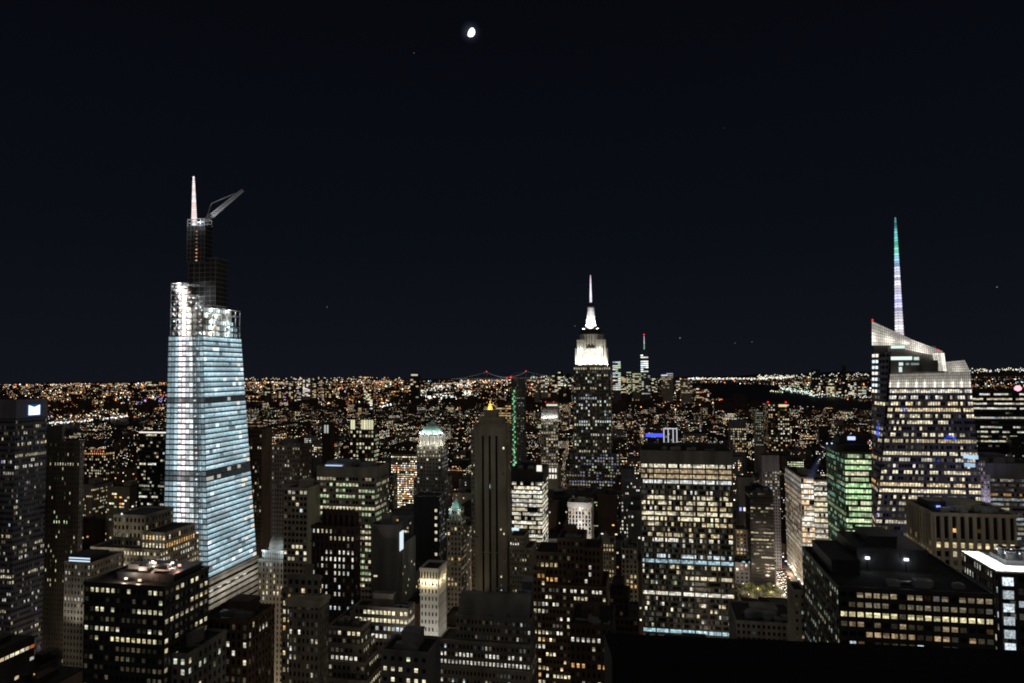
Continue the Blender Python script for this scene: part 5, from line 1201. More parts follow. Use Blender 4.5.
# ================================================================== downtown, five kilometres away
def far_tower(label, x0, x1, ytop, Y, ybase=398, pal=PAL_OFFICE, lit=0.5, br=0.8, cell=(13, 10), wall=None, extra=None, name="distant_tower", cat="skyscraper", group="distant downtown towers"):
    P0 = at(x0, ytop, Y); w = solve(P0, U, x1, 2000); d = w * 0.7
    t = empty(name, (P0.x, P0.y, 0), -GA); tag(t, label, cat, group)
    m = MB(); m.box(0, w, 0, d, 0, P0.z); m.box(w * .1, w * .8, d * .1, d * .8, P0.z, P0.z + 6); m.build("wall", wall or DARK, t)
    zb = at(x0, ybase, Y).z; nx = max(2, int(w / cell[0])); nz = max(2, int((P0.z - max(zb, 5)) / cell[1])); q = MB()
    for k in range(nz):
        rowf = rng.choice((.2, .6, 1, 1.2)); 
        for i in range(nx):
            if rng.random() < lit * rowf:
                xa, za = w * i / nx, max(zb, 5) + (P0.z - max(zb, 5)) * k / nz
                q.face([(xa + .5, -.5, za), (xa + w / nx - .5, -.5, za), (xa + w / nx - .5, -.5, za + cell[1] * .62), (xa + .5, -.5, za + cell[1] * .62)], 0, sc(pick(pal), 1.5 * br * rng.uniform(.4, 1.2)))
    tag(q.build("window_glow", GLOW, t), kind="stuff")
    if extra: extra(t, w, d, P0.z, Y)
    return t
def mastx(t, w, d, h, Y):
    m = MB(); z = lambda y: at(644.5, y, Y).z
    m.taper((w / 2, d / 2), 5.5, h, 3.4, z(344), 6, 0, (.2, .5, .35)); m.taper((w / 2, d / 2), 3.6, z(344), 2.2, z(336), 6, 0, (.75, .75, .8)); m.build("spire", GLOW, t)
    m = MB(); m.octa((w / 2, d / 2, z(334.5)), 7, 0, (1.5, .08, .08)); m.build("red_beacon", GLOW, t)
far_tower("tallest distant downtown tower with a needle spire and cool white floors", 640.5, 648, 350, 5780, 376, PAL_COOL, .97, 1.1, (16, 16), BLUEG, mastx)
far_tower("bright white-green distant tower just beyond the white-crowned skyscraper", 612.5, 620.5, 361, 5400, 390, [(COOL, 3), (GRN, 1), (WHT, 3)], .8, .6, (16, 14), BLUEG)
far_tower("pale lit square block at the foot of the needle-spired tower", 632.5, 641, 373, 5600, 392, [(CRM, 4), (GRN, 2)], .8, .42, (14, 11), PALE)
far_tower("grey lit tower directly before the needle-spired tower", 641.5, 650, 373.5, 5500, 394, [(WHT, 3), (GRN, 1)], .55, .4, (14, 11), BLUEG)
def rooflight(c):
    def f(t, w, d, h, Y):
        m = MB(); m.box(w * .02, w * .55, -2, -.5, h - 10, h - 2, 0, c); m.box(w * .45, w, -2, -.5, h + 3, h + 9, 0, sc(c, .6)); m.build("roof_light", GLOW, t)
    return f
far_tower("broad distant block with a blue-white lit roof beside the dark river", 661, 673, 374.5, 5300, 388, [(WARM, 2), (CRM, 3)], .8, .25, (14, 12), PALE, rooflight((.75, .8, 1.1)))
far_tower("low distant block with a bright white lower band at the riverside", 681, 692, 382, 5000, 393, [(WARM, 2), (CRM, 3)], .75, .3, (14, 11), PALE)
far_tower("small distant tower with red roof beacon at the river's edge", 696, 702, 386, 4700, 398, PAL_WARM, .6, .6, (14, 11), BROWN)
far_tower("dim distant tower with a red-lit side beside the white-crowned skyscraper", 607, 612, 371, 5200, 392, [(AMB, 2), ((1, .25, .15), 2)], .5, .5, (14, 11), BROWN)
far_tower("distant tower pair's wider member between needle tower and bright white-green tower", 621, 626, 375, 5500, 394, PAL_WARM, .6, .6, (12, 11), BROWN)
far_tower("distant slim lit tower between the pale square block and white-green tower", 626.5, 631, 371.5, 5650, 394, [(GRN, 3), (CRM, 3)], .6, .5, (12, 11), DARK)
def cap(c, k=.9):
    def f(t, w, d, h, Y):
        m = MB(); m.box(w * .1, w * k, -3, -.5, h - 12, h - 2, 0, c); m.build("cap_light", GLOW, t)
    return f
far_tower("lone dim distant tower with a lit cap near the suspension bridge", 410.5, 418.5, 374, 4700, 400, PAL_WARM, .22, .5, (16, 14), DARK, cap((.7, .65, .5)))
far_tower("bright white distant residential tower nearest the tapering skyscraper", 303, 310, 378, 5600, 396, [(WHT, 3), ((1, .8, .75), 2)], .75, .85, (13, 11), PALE)
far_tower("slim white-lit distant shaft low among the far lights", 370, 372.5, 399, 4200, 409, PAL_COOL, .97, 1.1, (8, 9), PALE)
for i, (a, c_, y, pl, k) in enumerate(((265, 270, 384, PAL_WARM, .5), (277, 281, 385, PAL_WARM, .5), (284, 288, 379.5, [(WARM, 2), ((.9, .6, 1), 1)], .5), (289, 293, 383, PAL_WARM, .5), (297, 301, 386, [(WHT, 1)], .5), (312, 316, 382, PAL_WARM, .5), (319, 324, 378.5, [((1, .7, .6), 1), (WARM, 1)], .4), (327, 331, 386, PAL_WARM, .6), (364, 371, 389.5, [(CRM, 1)], .9))):
    far_tower("lit distant apartment tower on the far shore beyond the tapering skyscraper", a, c_, y, 5800, 400, pl, .6, k, (13, 10), BROWN, group="distant apartment towers on the far shore", name="distant_apartment_tower", cat="apartment tower")
for a, c_, y, yb, k in ((812, 820, 370, 392, .25), (842, 846, 366, 386, .10), (826, 834, 383, 396, .6), (848, 856, 382, 396, .7), (858, 866, 386, 398, .7), (836, 841, 388, 398, .6)):
    far_tower("distant tower on the far river shore with sparse lights", a, c_, y, 7600 if yb < 395 else 6500, yb, PAL_OFFICE, k, .7, (16, 14), DARK, group="towers on the far river shore")
for a, c_, y, yb in ((593, 598, 372, 388), (601, 606, 375, 390), (552, 557, 375, 392), (558, 563, 371.5, 392), (566, 571, 374, 392), (541, 547, 378, 392), (652, 657, 378, 392), (676, 680, 379, 392), (704, 709, 389, 402), (534, 539, 380, 392)):
    far_tower("mid-height lit distant tower of the downtown cluster", a, c_, y, 5200 + rng.uniform(-300, 500), yb, PAL_OFFICE, .5, .6, (13, 11), rng.choice((DARK, BROWN, PALE)))

# the searchlight's beam over the green tower's roof: lit mist, a cone of glowing air
bm = bpy.data.materials.new("lit_mist"); bm.use_nodes = True; nt = bm.node_tree; nt.nodes.clear()
o_ = nt.nodes.new("ShaderNodeOutputMaterial"); pv = nt.nodes.new("ShaderNodeVolumePrincipled"); pv.inputs["Density"].default_value = 0.0; pv.inputs["Emission Strength"].default_value = .0042; pv.inputs["Emission Color"].default_value = (.32, .42, 1, 1)
nt.links.new(pv.outputs[0], o_.inputs["Volume"])
t = empty("searchlight_beam", at(827, 443.5, 652), 0); tag(t, "faint blue searchlight beam slanting down from the green glass tower's roof", "light beam")
a_, e_ = Vector((0, 0, 0)), at(806, 486, 690) - at(827, 443.5, 652)
m = MB(); m.bar(a_, e_, .8, r1=4.2); m.build("beam", bm, t)
m = MB(); m.octa((0, 0, 0), .9, 0, (.9, 1.2, 1.8)); m.build("lamp", GLOW, t)
# the suspension bridge on the horizon
t = empty("suspension_bridge", ground_at(505, 379, 0) * 0, 0); tag(t, "distant lit suspension bridge silhouetted on the night horizon", "bridge")
YB = 15800
pA, pB = at(486.5, 372.2, YB), at(526, 371.6, YB + 600)
m = MB()
for p in (pA, pB):
    m.box(p.x - 14, p.x - 6, p.y - 8, p.y + 8, 0, p.z); m.box(p.x + 6, p.x + 14, p.y - 8, p.y + 8, 0, p.z); m.box(p.x - 14, p.x + 14, p.y - 8, p.y + 8, p.z - 16, p.z)
m.build("tower", STEEL, t)
dz = pA.z - 150; a_ = at(452, 379.0, YB - 500); e_ = at(562, 378.2, YB + 1100)
dk = MB(); q0, q1 = Vector((a_.x, a_.y, dz)), Vector((e_.x, e_.y, dz)); dk.bar(q0, q1, 10); dk.build("deck", STEEL, t)
cb = MB(); lm = MB()
def cab(s):
    L = [(pA + Vector((-900, -250, 0))), pA, pB, (pB + Vector((900, 350, 0)))]
    return L
pts = []
for i in range(-14, 55):
    k = i / 40.0
    if k < 0: u_ = min(1, -k / .35); p = pA.lerp(q0, u_); z = pA.z + (dz - pA.z) * (1 - (1 - u_) ** 1.6)
    elif k <= 1: p = pA.lerp(pB, k); z = pA.z - (pA.z - dz - 22) * (1 - (2 * k - 1) ** 2)
    else: u_ = min(1, (k - 1) / .35); p = pB.lerp(q1, u_); z = pB.z + (dz - pB.z) * (1 - (1 - u_) ** 1.6)
    pts.append(Vector((p.x, p.y, z)))
for p, q in zip(pts, pts[1:]): cb.bar(p, q, 5)
cb.build("suspension_cable", STEEL, t)
for p in pts[::1]: lm.octa(p + Vector((0, -8, 6)), 6, 0, sc((.7, .85, 1), rng.uniform(.25, .55)))
for i in range(60): p = q0.lerp(q1, i / 60); lm.octa(p + Vector((0, -14, 8)), 6, 0, sc((.9, .9, .8), rng.uniform(.15, .5)))
tag(lm.build("bridge_lamp", GLOW, t), kind="stuff")
for p in (pA, pB, at(507, 378.5, YB)): m = MB(); m.octa(p + Vector((0, -10, 14)), 17, 0, (1.4, .1, .08)); m.build("red_beacon", GLOW, t)

# ================================================================== the city between the landmarks
WALLS = [(STONE, "grey stone"), (BROWN, "brown brick"), (DARKB, "dark brick"), (CONC, "grey concrete"), (PALE, "pale stone"), (DARK, "black-clad"), (CREAM, "cream stone"), (BLUEG, "blue-grey")]
lots = []
g2 = random.Random(21)
def hits_hero(u0, u1, v0, v1):
    for h in BUILDINGS:
        if u0 < h["u1"] + 3 and u1 > h["u0"] - 3 and v0 < h["v1"] + 3 and v1 > h["v0"] - 8: return True
    return False
HEROES = list(BUILDINGS)
edges_u = sorted(AVES)
bands = list(zip([-2400, -2100, -1900, -1700, -1500, -1300] + edges_u, [-2100, -1900, -1700, -1500, -1300] + edges_u + [1800]))
bands += [(1800, 2100), (2100, 2400)]
v = 170.0
while v < 3900:
    dv = 62.0
    for ua, ubb in bands:
        a, c = ua + 15, ubb - 15
        if ua in (165,) : a = ua + 15.5
        if ubb in (165,): c = ubb - 15.5
        x = a
        while x < c - 12:
            w = min(g2.choice((18, 24, 30, 38, 46, 60)) if v < 1600 else g2.choice((26, 36, 46, 60)), c - x)
            for half in ((0, 30), (31, 61)) if g2.random() < .7 else ((0, 61),):
                u0, u1, v0, v1 = x, x + w - .6, v + half[0], v + half[1]
                p = from_uv((u0 + u1) / 2, v0); pr = proj(p)
                if pr[0] < -80 or pr[0] > 1100 or p.y < 120: continue
                lots.append((u0, u1, v0, v1, p, pr))
            x += w
    v += 80.0
sel = []
for (u0, u1, v0, v1, p, pr) in lots:
    Y = p.y
    if on_water(*pr) or hits_hero(u0, u1, v0, v1): continue
    if 733 < pr[0] < 792 and 570 < pr[1] < 613: continue                       # the park
    if u0 < 60 and u1 > -60 and v0 < 160: continue
    big = g2.random()
    if Y < 650: h = g2.uniform(55, 110) if big < .75 else g2.uniform(100, 150)
    elif Y < 1300: h = g2.uniform(40, 85) if big < .78 else g2.uniform(85, 140)
    elif Y < 2300: h = g2.uniform(22, 55) if big < .84 else g2.uniform(55, 105)
    else: h = g2.uniform(14, 34) if big < .88 else g2.uniform(34, 85)
    pa, pb = proj(from_uv(u0, v0, h)), proj(from_uv(u1, v0, h))
    xa, xb = min(pa[0], pb[0]) - 4, max(pa[0], pb[0]) + 4
    ylim = 640 if Y < 330 else 590 if Y < 480 else 520 if Y < 650 else 455 if Y < 900 else 418 if Y < 1400 else 398
    for hb in HEROES:
        if hb["Y"] > Y - 12 and xb > hb["x0"] and xa < hb["x1"]: ylim = max(ylim, hb["yb"] + 3)
    if 742 < xb and xa < 806 and Y < 790 and pr[0] > 700: ylim = max(ylim, 618)   # keeps the park and the avenue open
    if xa < 800 and xb > 764 and 790 < Y < 1100: ylim = max(ylim, 545)
    zmax = at((xa + xb) / 2, ylim, Y).z
    h = min(h, zmax * g2.uniform(.93, 1.0))
    if h < 9: continue
    sel.append(dict(u0=u0, u1=u1, v0=v0, v1=v1, h=h, Y=Y, xa=xa + 4, xb=xb - 4, yt=pa[1], yb=pr[1]))

# how much of each one shows, painted far to near on a coarse grid
W_, H_ = 512, 342
buf = [[-1] * W_ for _ in range(H_)]
items = [(d["Y"], d["xa"], d["xb"], d["yt"], min(d["yb"], 690), i) for i, d in enumerate(sel)] + [(h["Y"], h["x0"], h["x1"], h["yt"], h["yb"], -1) for h in HEROES]
for Y, xa, xb, yt, yb, i in sorted(items, key=lambda q: -q[0]):
    for r in range(max(0, int(yt / 2)), min(H_, int(yb / 2) + 1)):
        row = buf[r]
        for c in range(max(0, int(xa / 2)), min(W_, int(xb / 2) + 1)): row[c] = i
for d in sel: d["seen"] = 0
for row in buf:
    for i in row:
        if i >= 0: sel[i]["seen"] += 1
order = sorted((d for d in sel if d["seen"] > 0), key=lambda d: -d["seen"])
solo_ids = set(id(d) for d in order[:230])

LCOL = [((1, .48, .17), 5), ((1, .64, .32), 5.5), ((1, .88, .64), 6), ((.85, .95, 1), 2.6), ((.6, 1, .7), 1.1), ((1, .27, .07), 2), ((1, .08, .05), .7), ((.3, .4, 1), .3)]
PALS = [PAL_WARM, PAL_WARM, PAL_OFFICE, PAL_OFFICE, PAL_COOL, PAL_GREEN]
def lot_mesh(mb, d, local, wm=0, gm=1, rm=2):
    """a city building: body, roof, bulkhead, water tank and lit panes on the two faces turned to the viewer"""
    r = g2; w = d["u1"] - d["u0"]; dp = d["v1"] - d["v0"]; h = d["h"]; Y = d["Y"]
    T = (lambda x, y, z: (x, y, z)) if local else (lambda x, y, z: tuple(from_uv(d["u0"] + x, d["v0"] + y, z)))
    def bx(x0, x1, y0, y1, z0, z1, m_):
        mb.hexa([T(x0, y0, z0), T(x1, y0, z0), T(x1, y1, z0), T(x0, y1, z0), T(x0, y0, z1), T(x1, y0, z1), T(x1, y1, z1), T(x0, y1, z1)], m_)
    step = r.random() < .3 and h > 40
    h1 = h * r.uniform(.6, .85) if step else h
    bx(0, w, 0, dp, 0, h1, wm)
    if step: bx(w * .15, w * .85, dp * .2, dp, h1, h, wm)
    bx(.5, w - .5, .5, dp - .5, h1 + .02, h1 + .4, rm)
    bx(-.25, w + .25, -.25, .3, h1 - 1, h1 + 1.1, wm)
    pent = r.random() < .7
    if pent: a = w * r.uniform(.1, .5); bx(a, a + w * .35, dp * .3, dp * .7, h, h + r.uniform(3, 6), wm)
    if Y < 1400 and r.random() < .4:
        a, c_ = w * r.uniform(.2, .8), dp * .15 + 2; bx(a - 1.6, a + 1.6, c_ - 1.6, c_ + 1.6, h1 + 2.5, h1 + 6, rm)
    fh = r.choice((3.3, 3.6, 4.0)) if Y < 1500 else r.choice((3.5, 4.0)); bay = r.choice((2.2, 2.6, 3.2)) if Y < 1500 else r.choice((2.8, 3.6))
    kind = r.random(); pal = r.choice(PALS)
    base = .04 if kind < .40 else .10 if kind < .78 else .22 if kind < .95 else .5
    if Y > 1000: base *= 1.3
    d["litness"] = base; d["pal"] = pal; d["step"] = step; d["pent"] = pent
    br = r.uniform(.6, 1.15) * (2.3 if Y > 1000 else 1)
    vislo = max(4.0, h - 110)
    faces = [('N', w)] + ([('W', dp)] if d["xb"] < 645 else [('E', dp)])
    def pane(f, s0, s1, z0, z1, yo, c, xo=0, ww=None):
        if f == 'N': q = [T(s0 + xo, yo - .12, z0), T(s1 + xo, yo - .12, z0), T(s1 + xo, yo - .12, z1), T(s0 + xo, yo - .12, z1)]
        elif f == 'W': q = [T(w + .12, s0, z0), T(w + .12, s1, z0), T(w + .12, s1, z1), T(w + .12, s0, z1)]
        else: q = [T(-.12, s1, z0), T(-.12, s0, z0), T(-.12, s0, z1), T(-.12, s1, z1)]
        mb.face(q, gm, c)
    wf = r.choice((.4, .45, .5, .8)) if Y < 900 else r.choice((.36, .42, .5)); hf = r.choice((.42, .48, .52)) if Y < 900 else r.choice((.36, .42))
    for f, L in faces:
        n = max(2, round(L / bay)); fl = int(h1 / fh)
        for k in range(1, fl):
            z0 = k * fh + fh * .25
            if z0 < vislo: continue
            rowp = base * r.choice((.3, .6, 1, 1, 1.6, 2.2)); rc = pick(pal)
            if Y > 1000: rowp *= 1.9
            if r.random() < .025: rowp = .95
            for j in range(n):
                if r.random() < rowp:
                    c = rc if r.random() < (.3 if Y < 1000 else .12) else pick(pal) if r.random() < (.75 if Y < 1000 else .4) else pick(LCOL)
                    pane(f, (j + .5 - wf / 2) * L / n, (j + .5 + wf / 2) * L / n, z0, z0 + fh * hf, 0, sc(c, br * (.3 + 1.9 * r.random() ** 2.5 if Y > 1000 else r.uniform(.35, 1.5))))
    if step:
        n = max(2, round(w * .7 / bay))
        for k in range(int((h - h1) / fh)):
            z0 = h1 + k * fh + fh * .3
            for j in range(n):
                if r.random() < base * 1.3: pane('N', w * .15 + (j + .25) * w * .7 / n, w * .15 + (j + .75) * w * .7 / n, z0, z0 + fh * .5, dp * .2, sc(pick(pal), br * r.uniform(.35, 1.2)))
    # light that spills from shops and street lamps at the pavement
    return mb

def relation(d):
    best = None
    cx = (d["xa"] + d["xb"]) / 2
    for h in HEROES:
        hx = (h["x0"] + h["x1"]) / 2; dd = abs(hx - cx) + abs(h["Y"] - d["Y"]) * .05
        if best is None or dd < best[0]: best = (dd, h, hx)
    h = best[1]
    return ("behind" if d["Y"] > h["Y"] + 60 else "before" if d["Y"] < h["Y"] - 60 else "beside", h["root"].name.split(".")[0].replace("_", " "))
used = {}
rest = {}
for d in sel:
    if id(d) in solo_ids:
        wm, wn_ = g2.choice(WALLS if d["Y"] < 950 else WALLS[1:3] + [WALLS[5], WALLS[3]])
        base = from_uv(d["u0"], d["v0"]); mb = lot_mesh(MB(), d, True)
        near = d["Y"] < 700
        o = mb.build("city_building", [wm, WIN, ROOFM]); o.location = base; o.rotation_euler = (0, 0, -GA)
        rel, hero = relation(d)
        size = "low" if d["h"] < 30 else "tall" if d["h"] > 85 else "mid-rise"
        wid = "narrow" if d["u1"] - d["u0"] < 25 else "broad" if d["u1"] - d["u0"] > 44 else "square"
        li = {.05: "nearly unlit", .12: "sparsely lit", .25: "half lit", .55: "brightly lit"}.get(min((.05, .12, .25, .55), key=lambda q: abs(q - d["litness"])))
        tone = {id(PAL_WARM): "warm", id(PAL_OFFICE): "cream", id(PAL_COOL): "white", id(PAL_GREEN): "greenish"}[id(d["pal"])]
        top = "setback top" if d["step"] else "roof bulkhead" if d["pent"] else "flat roof"
        lab = f"{li} {size} {wid} {wn_} block, {tone} windows, {top}, {rel} the {hero}"
        tag(o, lab, "building", "city buildings between the landmarks")
    elif d["seen"] > 0 or d["Y"] < 2600:
        k = int(d["Y"] > 1500)
        mi = g2.randrange(4)
        mb = rest.setdefault(mi, MB()); lot_mesh(mb, d, False)
allm = MB()
for mi, mb in rest.items():
    off = len(allm.v); allm.v += mb.v; allm.f += [tuple(i + off for i in f) for f in mb.f]
    allm.m += [(0, 2, 3, 4)[mi] if q == 0 else 1 if q == 1 else 5 for q in mb.m]; allm.g += mb.g
tag(allm.build("remaining_city_blocks", [BROWN, WIN, DARK, DARKB, DARKB, ROOFM]), kind="stuff")

# beyond: the far boroughs, seen as countless low roofs and lights
far = MB(); n = 0
while n < 5200:
    px, py = g2.uniform(-10, 1034), 384 + 34 * g2.random() ** 1.5
    p = ground_at(px, py)
    if p.y < 3900 or on_water(px, py) or (px > 690 and py < 400 and px < 800 and py > 381): n += 1; continue
    w, dd, h = g2.uniform(25, 80), g2.uniform(20, 60), g2.uniform(7, 28) if g2.random() < .88 else g2.uniform(28, 75)
    uu, vv = uv(p)
    q = [from_uv(uu, vv), from_uv(uu + w, vv), from_uv(uu + w, vv + dd), from_uv(uu, vv + dd)]
    far.hexa(q + [a + Vector((0, 0, h)) for a in q], 0); n += 1
tag(far.build("far_borough_roofs", DARKB), kind="stuff")

lts = MB()
def hz(px): return 379.3 + ((512 - px) * .0095 if px < 512 else (512 - px) * .006)       # where the plain ends
def spark(px, py, s, c, lift=None):
    """one far lamp or window, at the ground distance its place on the plain gives it"""
    if py > hz(px) + 2.2:
        z = g2.uniform(4, 26); p = ground_at(px, py, z)
    else:
        Y = g2.uniform(14000, 21000); p = at(px, py, Y)
        if p.z < 5: p = ground_at(px, max(py, 379.2), 5)
    lts.octa(p, s * p.y / FPX, 0, c)
def density(px, py):
    if on_water(px, py): return 0
    k = 1.0
    if px < 160: k = 1.15 if py < 421 else .5
    elif 245 < px < 560: k = 1.35 if 378 < py < 410 else .85
    elif 690 < px < 1024: k = .3 if py < 383 else .7
    return k
vo = [(g2.uniform(-20, 1040), g2.uniform(376, 470), g2.uniform(8, 26)) for _ in range(28)]       # parks, yards, dark quarters
n = 0
while n < 16500:
    px = g2.uniform(-5, 1030); py = hz(px) + .4 + 66 * g2.random() ** 1.5
    if g2.random() > density(px, py) / 1.35: continue
    if any(abs(px - a) < r * 1.5 and abs(py - b_) < r * .28 for a, b_, r in vo) and g2.random() < .8: continue
    q = g2.random()
    br = .3 + .9 * q ** 2.5 + (g2.uniform(.8, 3.0) if q > .85 else 0)
    s = g2.uniform(.28, .55) + (.25 if q > .97 else 0)
    spark(px, py, s, sc(pick(LCOL) if rng else WHT, br)); n += 1
# straight roads between the roofs: rows of evenly spaced street lamps
for _ in range(150):
    px, py = g2.uniform(0, 1024), 383 + 34 * g2.random() ** 1.3
    if on_water(px, py): continue
    p = ground_at(px, py); along = U if g2.random() < .5 else V
    if px < 330 or g2.random() < .3: a_ = g2.uniform(0, 6.3); along = Vector((math.cos(a_), math.sin(a_), 0))
    c_ = g2.choice(((1, .44, .13), (1, .55, .22), (1, .8, .5))); L_ = g2.uniform(250, 1400)
    for i in range(int(L_ / 42)):
        q = p + along * (i * 42 + g2.uniform(-4, 4)); qx, qy = proj(q)
        if q.y > 2500 and not on_water(qx, qy) and g2.random() < .85: lts.octa(q + Vector((0, 0, 22)), g2.uniform(.3, .45) * q.y / FPX, 0, sc(c_, g2.uniform(.5, 1.3)))
# brighter strings of light: shore roads, terminals, stadiums
def string(pts, n, s, cols, b0, b1, jit=.5):
    for _ in range(n):
        k = g2.random() * (len(pts) - 1); i = int(k); f = k - i
        px = pts[i][0] * (1 - f) + pts[i + 1][0] * f; py = pts[i][1] * (1 - f) + pts[i + 1][1] * f + g2.gauss(0, jit)
        spark(px + g2.uniform(-1, 1), py, g2.uniform(*s), sc(g2.choice(cols), 1.4 * g2.uniform(b0, b1)))
W3_ = [(1, .95, .8), (1, .9, .65), (.9, 1, .9)]
string([(688, 378.5), (720, 378.6), (760, 378.6), (792, 377)], 210, (.35, .75), W3_, .5, 1.6, .4)
string([(757, 377), (800, 376), (870, 374.5)], 150, (.35, .6), W3_, .4, 1.3, 1.0)
string([(780, 388), (800, 391), (815, 394.5), (870, 397)], 170, (.35, .7), [(.8, 1, .9), (1, .95, .8), (.7, 1, .85)], .5, 1.5, 1.0)
string([(768, 391), (784, 392)], 14, (.4, .7), [(1, .7, .4), (.6, 1, .7)], .7, 1.4, .5)
string([(786, 385.5), (812, 387.5)], 24, (.3, .5), [(.5, 1, .8)], .4, .9, .4)
string([(875, 372.5), (940, 372), (1024, 369.5)], 260, (.35, .7), [(1, .95, .75), (1, .85, .5), (.9, 1, .95)], .5, 1.6, 1.0)
string([(970, 385), (1024, 381)], 30, (.35, .8), [(.6, .9, 1), (.9, 1, 1)], .5, 1.4, 1.2)
string([(46, 423), (80, 421.5), (110, 418), (128, 416)], 90, (.45, .8), [(1, .95, .8), (1, 1, 1)], .7, 1.7, .5)
string([(75, 416), (95, 413), (130, 409)], 70, (.4, .7), [(1, .9, .7), (1, .8, .5)], .5, 1.5, 1.6)
string([(110, 410), (168, 408)], 60, (.35, .6), [(1, .75, .35)], .6, 1.2, .5)
string([(135, 402), (168, 398)], 40, (.4, .75), [(1, .2, .25), (.4, .3, 1), (1, .4, .7), (.3, .6, 1)], .5, 1.4, 2.4)
string([(0, 386), (60, 385.6), (80, 385.4), (110, 385.6), (165, 384.2)], 90, (.35, .6), [(1, .6, .3), (1, .8, .5), (.9, .95, 1)], .5, 1.4, .5)
string([(418, 391), (440, 387), (470, 385)], 130, (.4, .8), [(.9, 1, .9), (1, 1, .9)], .5, 1.5, 1.8)
string([(420, 397), (450, 396), (472, 393)], 120, (.4, .9), [(.85, 1, .88), (1, 1, .92)], .7, 1.8, 1.4)
string([(245, 379), (330, 379), (400, 380)], 110, (.35, .6), [(1, .7, .4), (1, .9, .7)], .4, 1.2, .9)
string([(357, 377.3), (374, 377.5)], 16, (.35, .5), [(1, .6, .25)], .7, 1.2, .25)
string([(383, 377.5), (388, 377.6)], 4, (.35, .5), [(1, .5, .2)], .7, 1.1, .2)
string([(380, 406), (393, 404)], 18, (.5, .9), [(1, 1, .95)], .8, 1.8, 1.2)
string([(530, 377.6), (575, 377.5)], 60, (.35, .55), [(.7, 1, .8), (1, .9, .7)], .4, 1.2, .8)
string([(700, 392), (712, 393)], 5, (.4, .7), [(1, .1, .05)], .9, 1.5, .5)
string([(718, 399.5), (736, 400)], 22, (.4, .7), [(1, .12, .06), (1, .3, .15)], .8, 1.5, .6)
string([(754, 401), (755, 401)], 2, (.6, .7), [(1, .1, .05)], 1.2, 1.5, .3)
string([(790, 408.5), (804, 408)], 26, (.35, .6), [(.75, .85, 1)], .5, 1.2, .5)
string([(78, 453), (92, 450), (106, 447)], 14, (.6, .9), [(1, .1, .04), (1, .18, .06)], .8, 1.5, .6)
tag(lts.build("far_city_lights", GLOW), kind="stuff")

# ================================================================== street life
# park trees at the foot of the avenue's buildings
def make_tree(seed):
    r = random.Random(seed)
    root = empty("park_tree")
    m = MB(); m.bar((0, 0, 0), (.2, .1, 4.5), .28, r1=.18)
    tips = []
    for i in range(6):
        a = i * 1.05 + r.random(); e_ = Vector((math.cos(a) * r.uniform(2, 3.6), math.sin(a) * r.uniform(2, 3.6), r.uniform(6.5, 9.5))); m.bar((.2, .1, 4.3), e_, .14, r1=.05); tips.append(e_)
    m.build("trunk", BARK, root)
    c = MB()
    for _ in range(420):
        t_ = r.choice(tips); p = t_ + Vector((r.gauss(0, 1.1), r.gauss(0, 1.1), r.gauss(0, .9))); s = r.uniform(.25, .55)
        n_ = Vector((r.gauss(0, 1), r.gauss(0, 1), r.gauss(0, 1))).normalized(); a = n_.orthogonal().normalized() * s; b_ = n_.cross(a).normalized() * s * .6
        c.face([p - a, p - b_, p + a, p + b_])
    c.build("crown", LEAF, root)
    return root
def copy_tree(o, parent=None):
    c = o.copy(); col.objects.link(c); c.parent = parent
    for ch in list(o.children): copy_tree(ch, c)
    return c
protos = [make_tree(k) for k in range(3)]
spots = []
for py in (592, 596, 600, 604, 608):
    for px in range(736, 794, 7):
        if px > 786 - (612 - py) * .5: continue
        spots.append(ground_at(px + g2.uniform(-3, 3), py + g2.uniform(-1.5, 1.5)))
for i, p in enumerate(spots):
    t_ = protos[i] if i < 3 else copy_tree(protos[i % 3])
    t_.location = p; t_.rotation_euler = (0, 0, g2.uniform(0, 6)); s = g2.uniform(.8, 1.25); t_.scale = (s, s, s)
    tag(t_, "leafy park tree lit from below, among dark trees beside the avenue", "tree", "park trees beside the avenue")

# street lamps: real lights that fill the canyons
def make_lamp():
    root = empty("street_lamp")
    m = MB(); m.bar((0, 0, 0), (0, 0, 8.5), .12, r1=.08); m.build("pole", STEEL, root)
    m = MB(); m.bar((0, 0, 8.4), (1.6, 0, 9.0), .06); m.build("arm", STEEL, root)
    m = MB(); m.box(1.2, 2.2, -.22, .22, 8.85, 9.05, 0, (8, 5.8, 3.4)); m.build("lamp_head", GLOW, root)
    tag(root, "tall single-arm street lamp glowing beside the road", "street lamp", "street lamps along the avenues")
    return root
lamp0 = make_lamp(); k = 0
ld = bpy.data.lights.new("street_light", 'POINT'); ld.energy = 11500; ld.color = (1, .80, .56); ld.shadow_soft_size = 2.0
LAMP_UV = []
for ua in (-400, -270, -150, 165, 441):
    for vv in range(130, 1000, 80 if ua != 165 else 40): LAMP_UV.append((ua + (11 if k % 2 else -11), vv)); k += 1
for vv in range(192, 900, 80):
    for uu in range(-340, 430, 80): LAMP_UV.append((uu + g2.uniform(-10, 10), vv - 8))
k = 0
for u_, v_ in LAMP_UV:
    p = from_uv(u_, v_); pr = proj(p)
    if pr[0] < -150 or pr[0] > 1170 or (pr[0] < 90 and p.y < 380) or any(h["u0"] < u_ < h["u1"] and h["v0"] < v_ < h["v1"] for h in BUILDINGS): continue
    if any(d["u0"] < u_ < d["u1"] and d["v0"] < v_ < d["v1"] for d in sel): continue
    o = lamp0 if k == 0 else copy_tree(lamp0); k += 1
    o.location = p; o.rotation_euler = (0, 0, -GA + g2.choice((0, math.pi)))
    lo = bpy.data.objects.new("street_light", ld); col.objects.link(lo); lo.location = (1.7, 0, 8.3); lo.parent = o

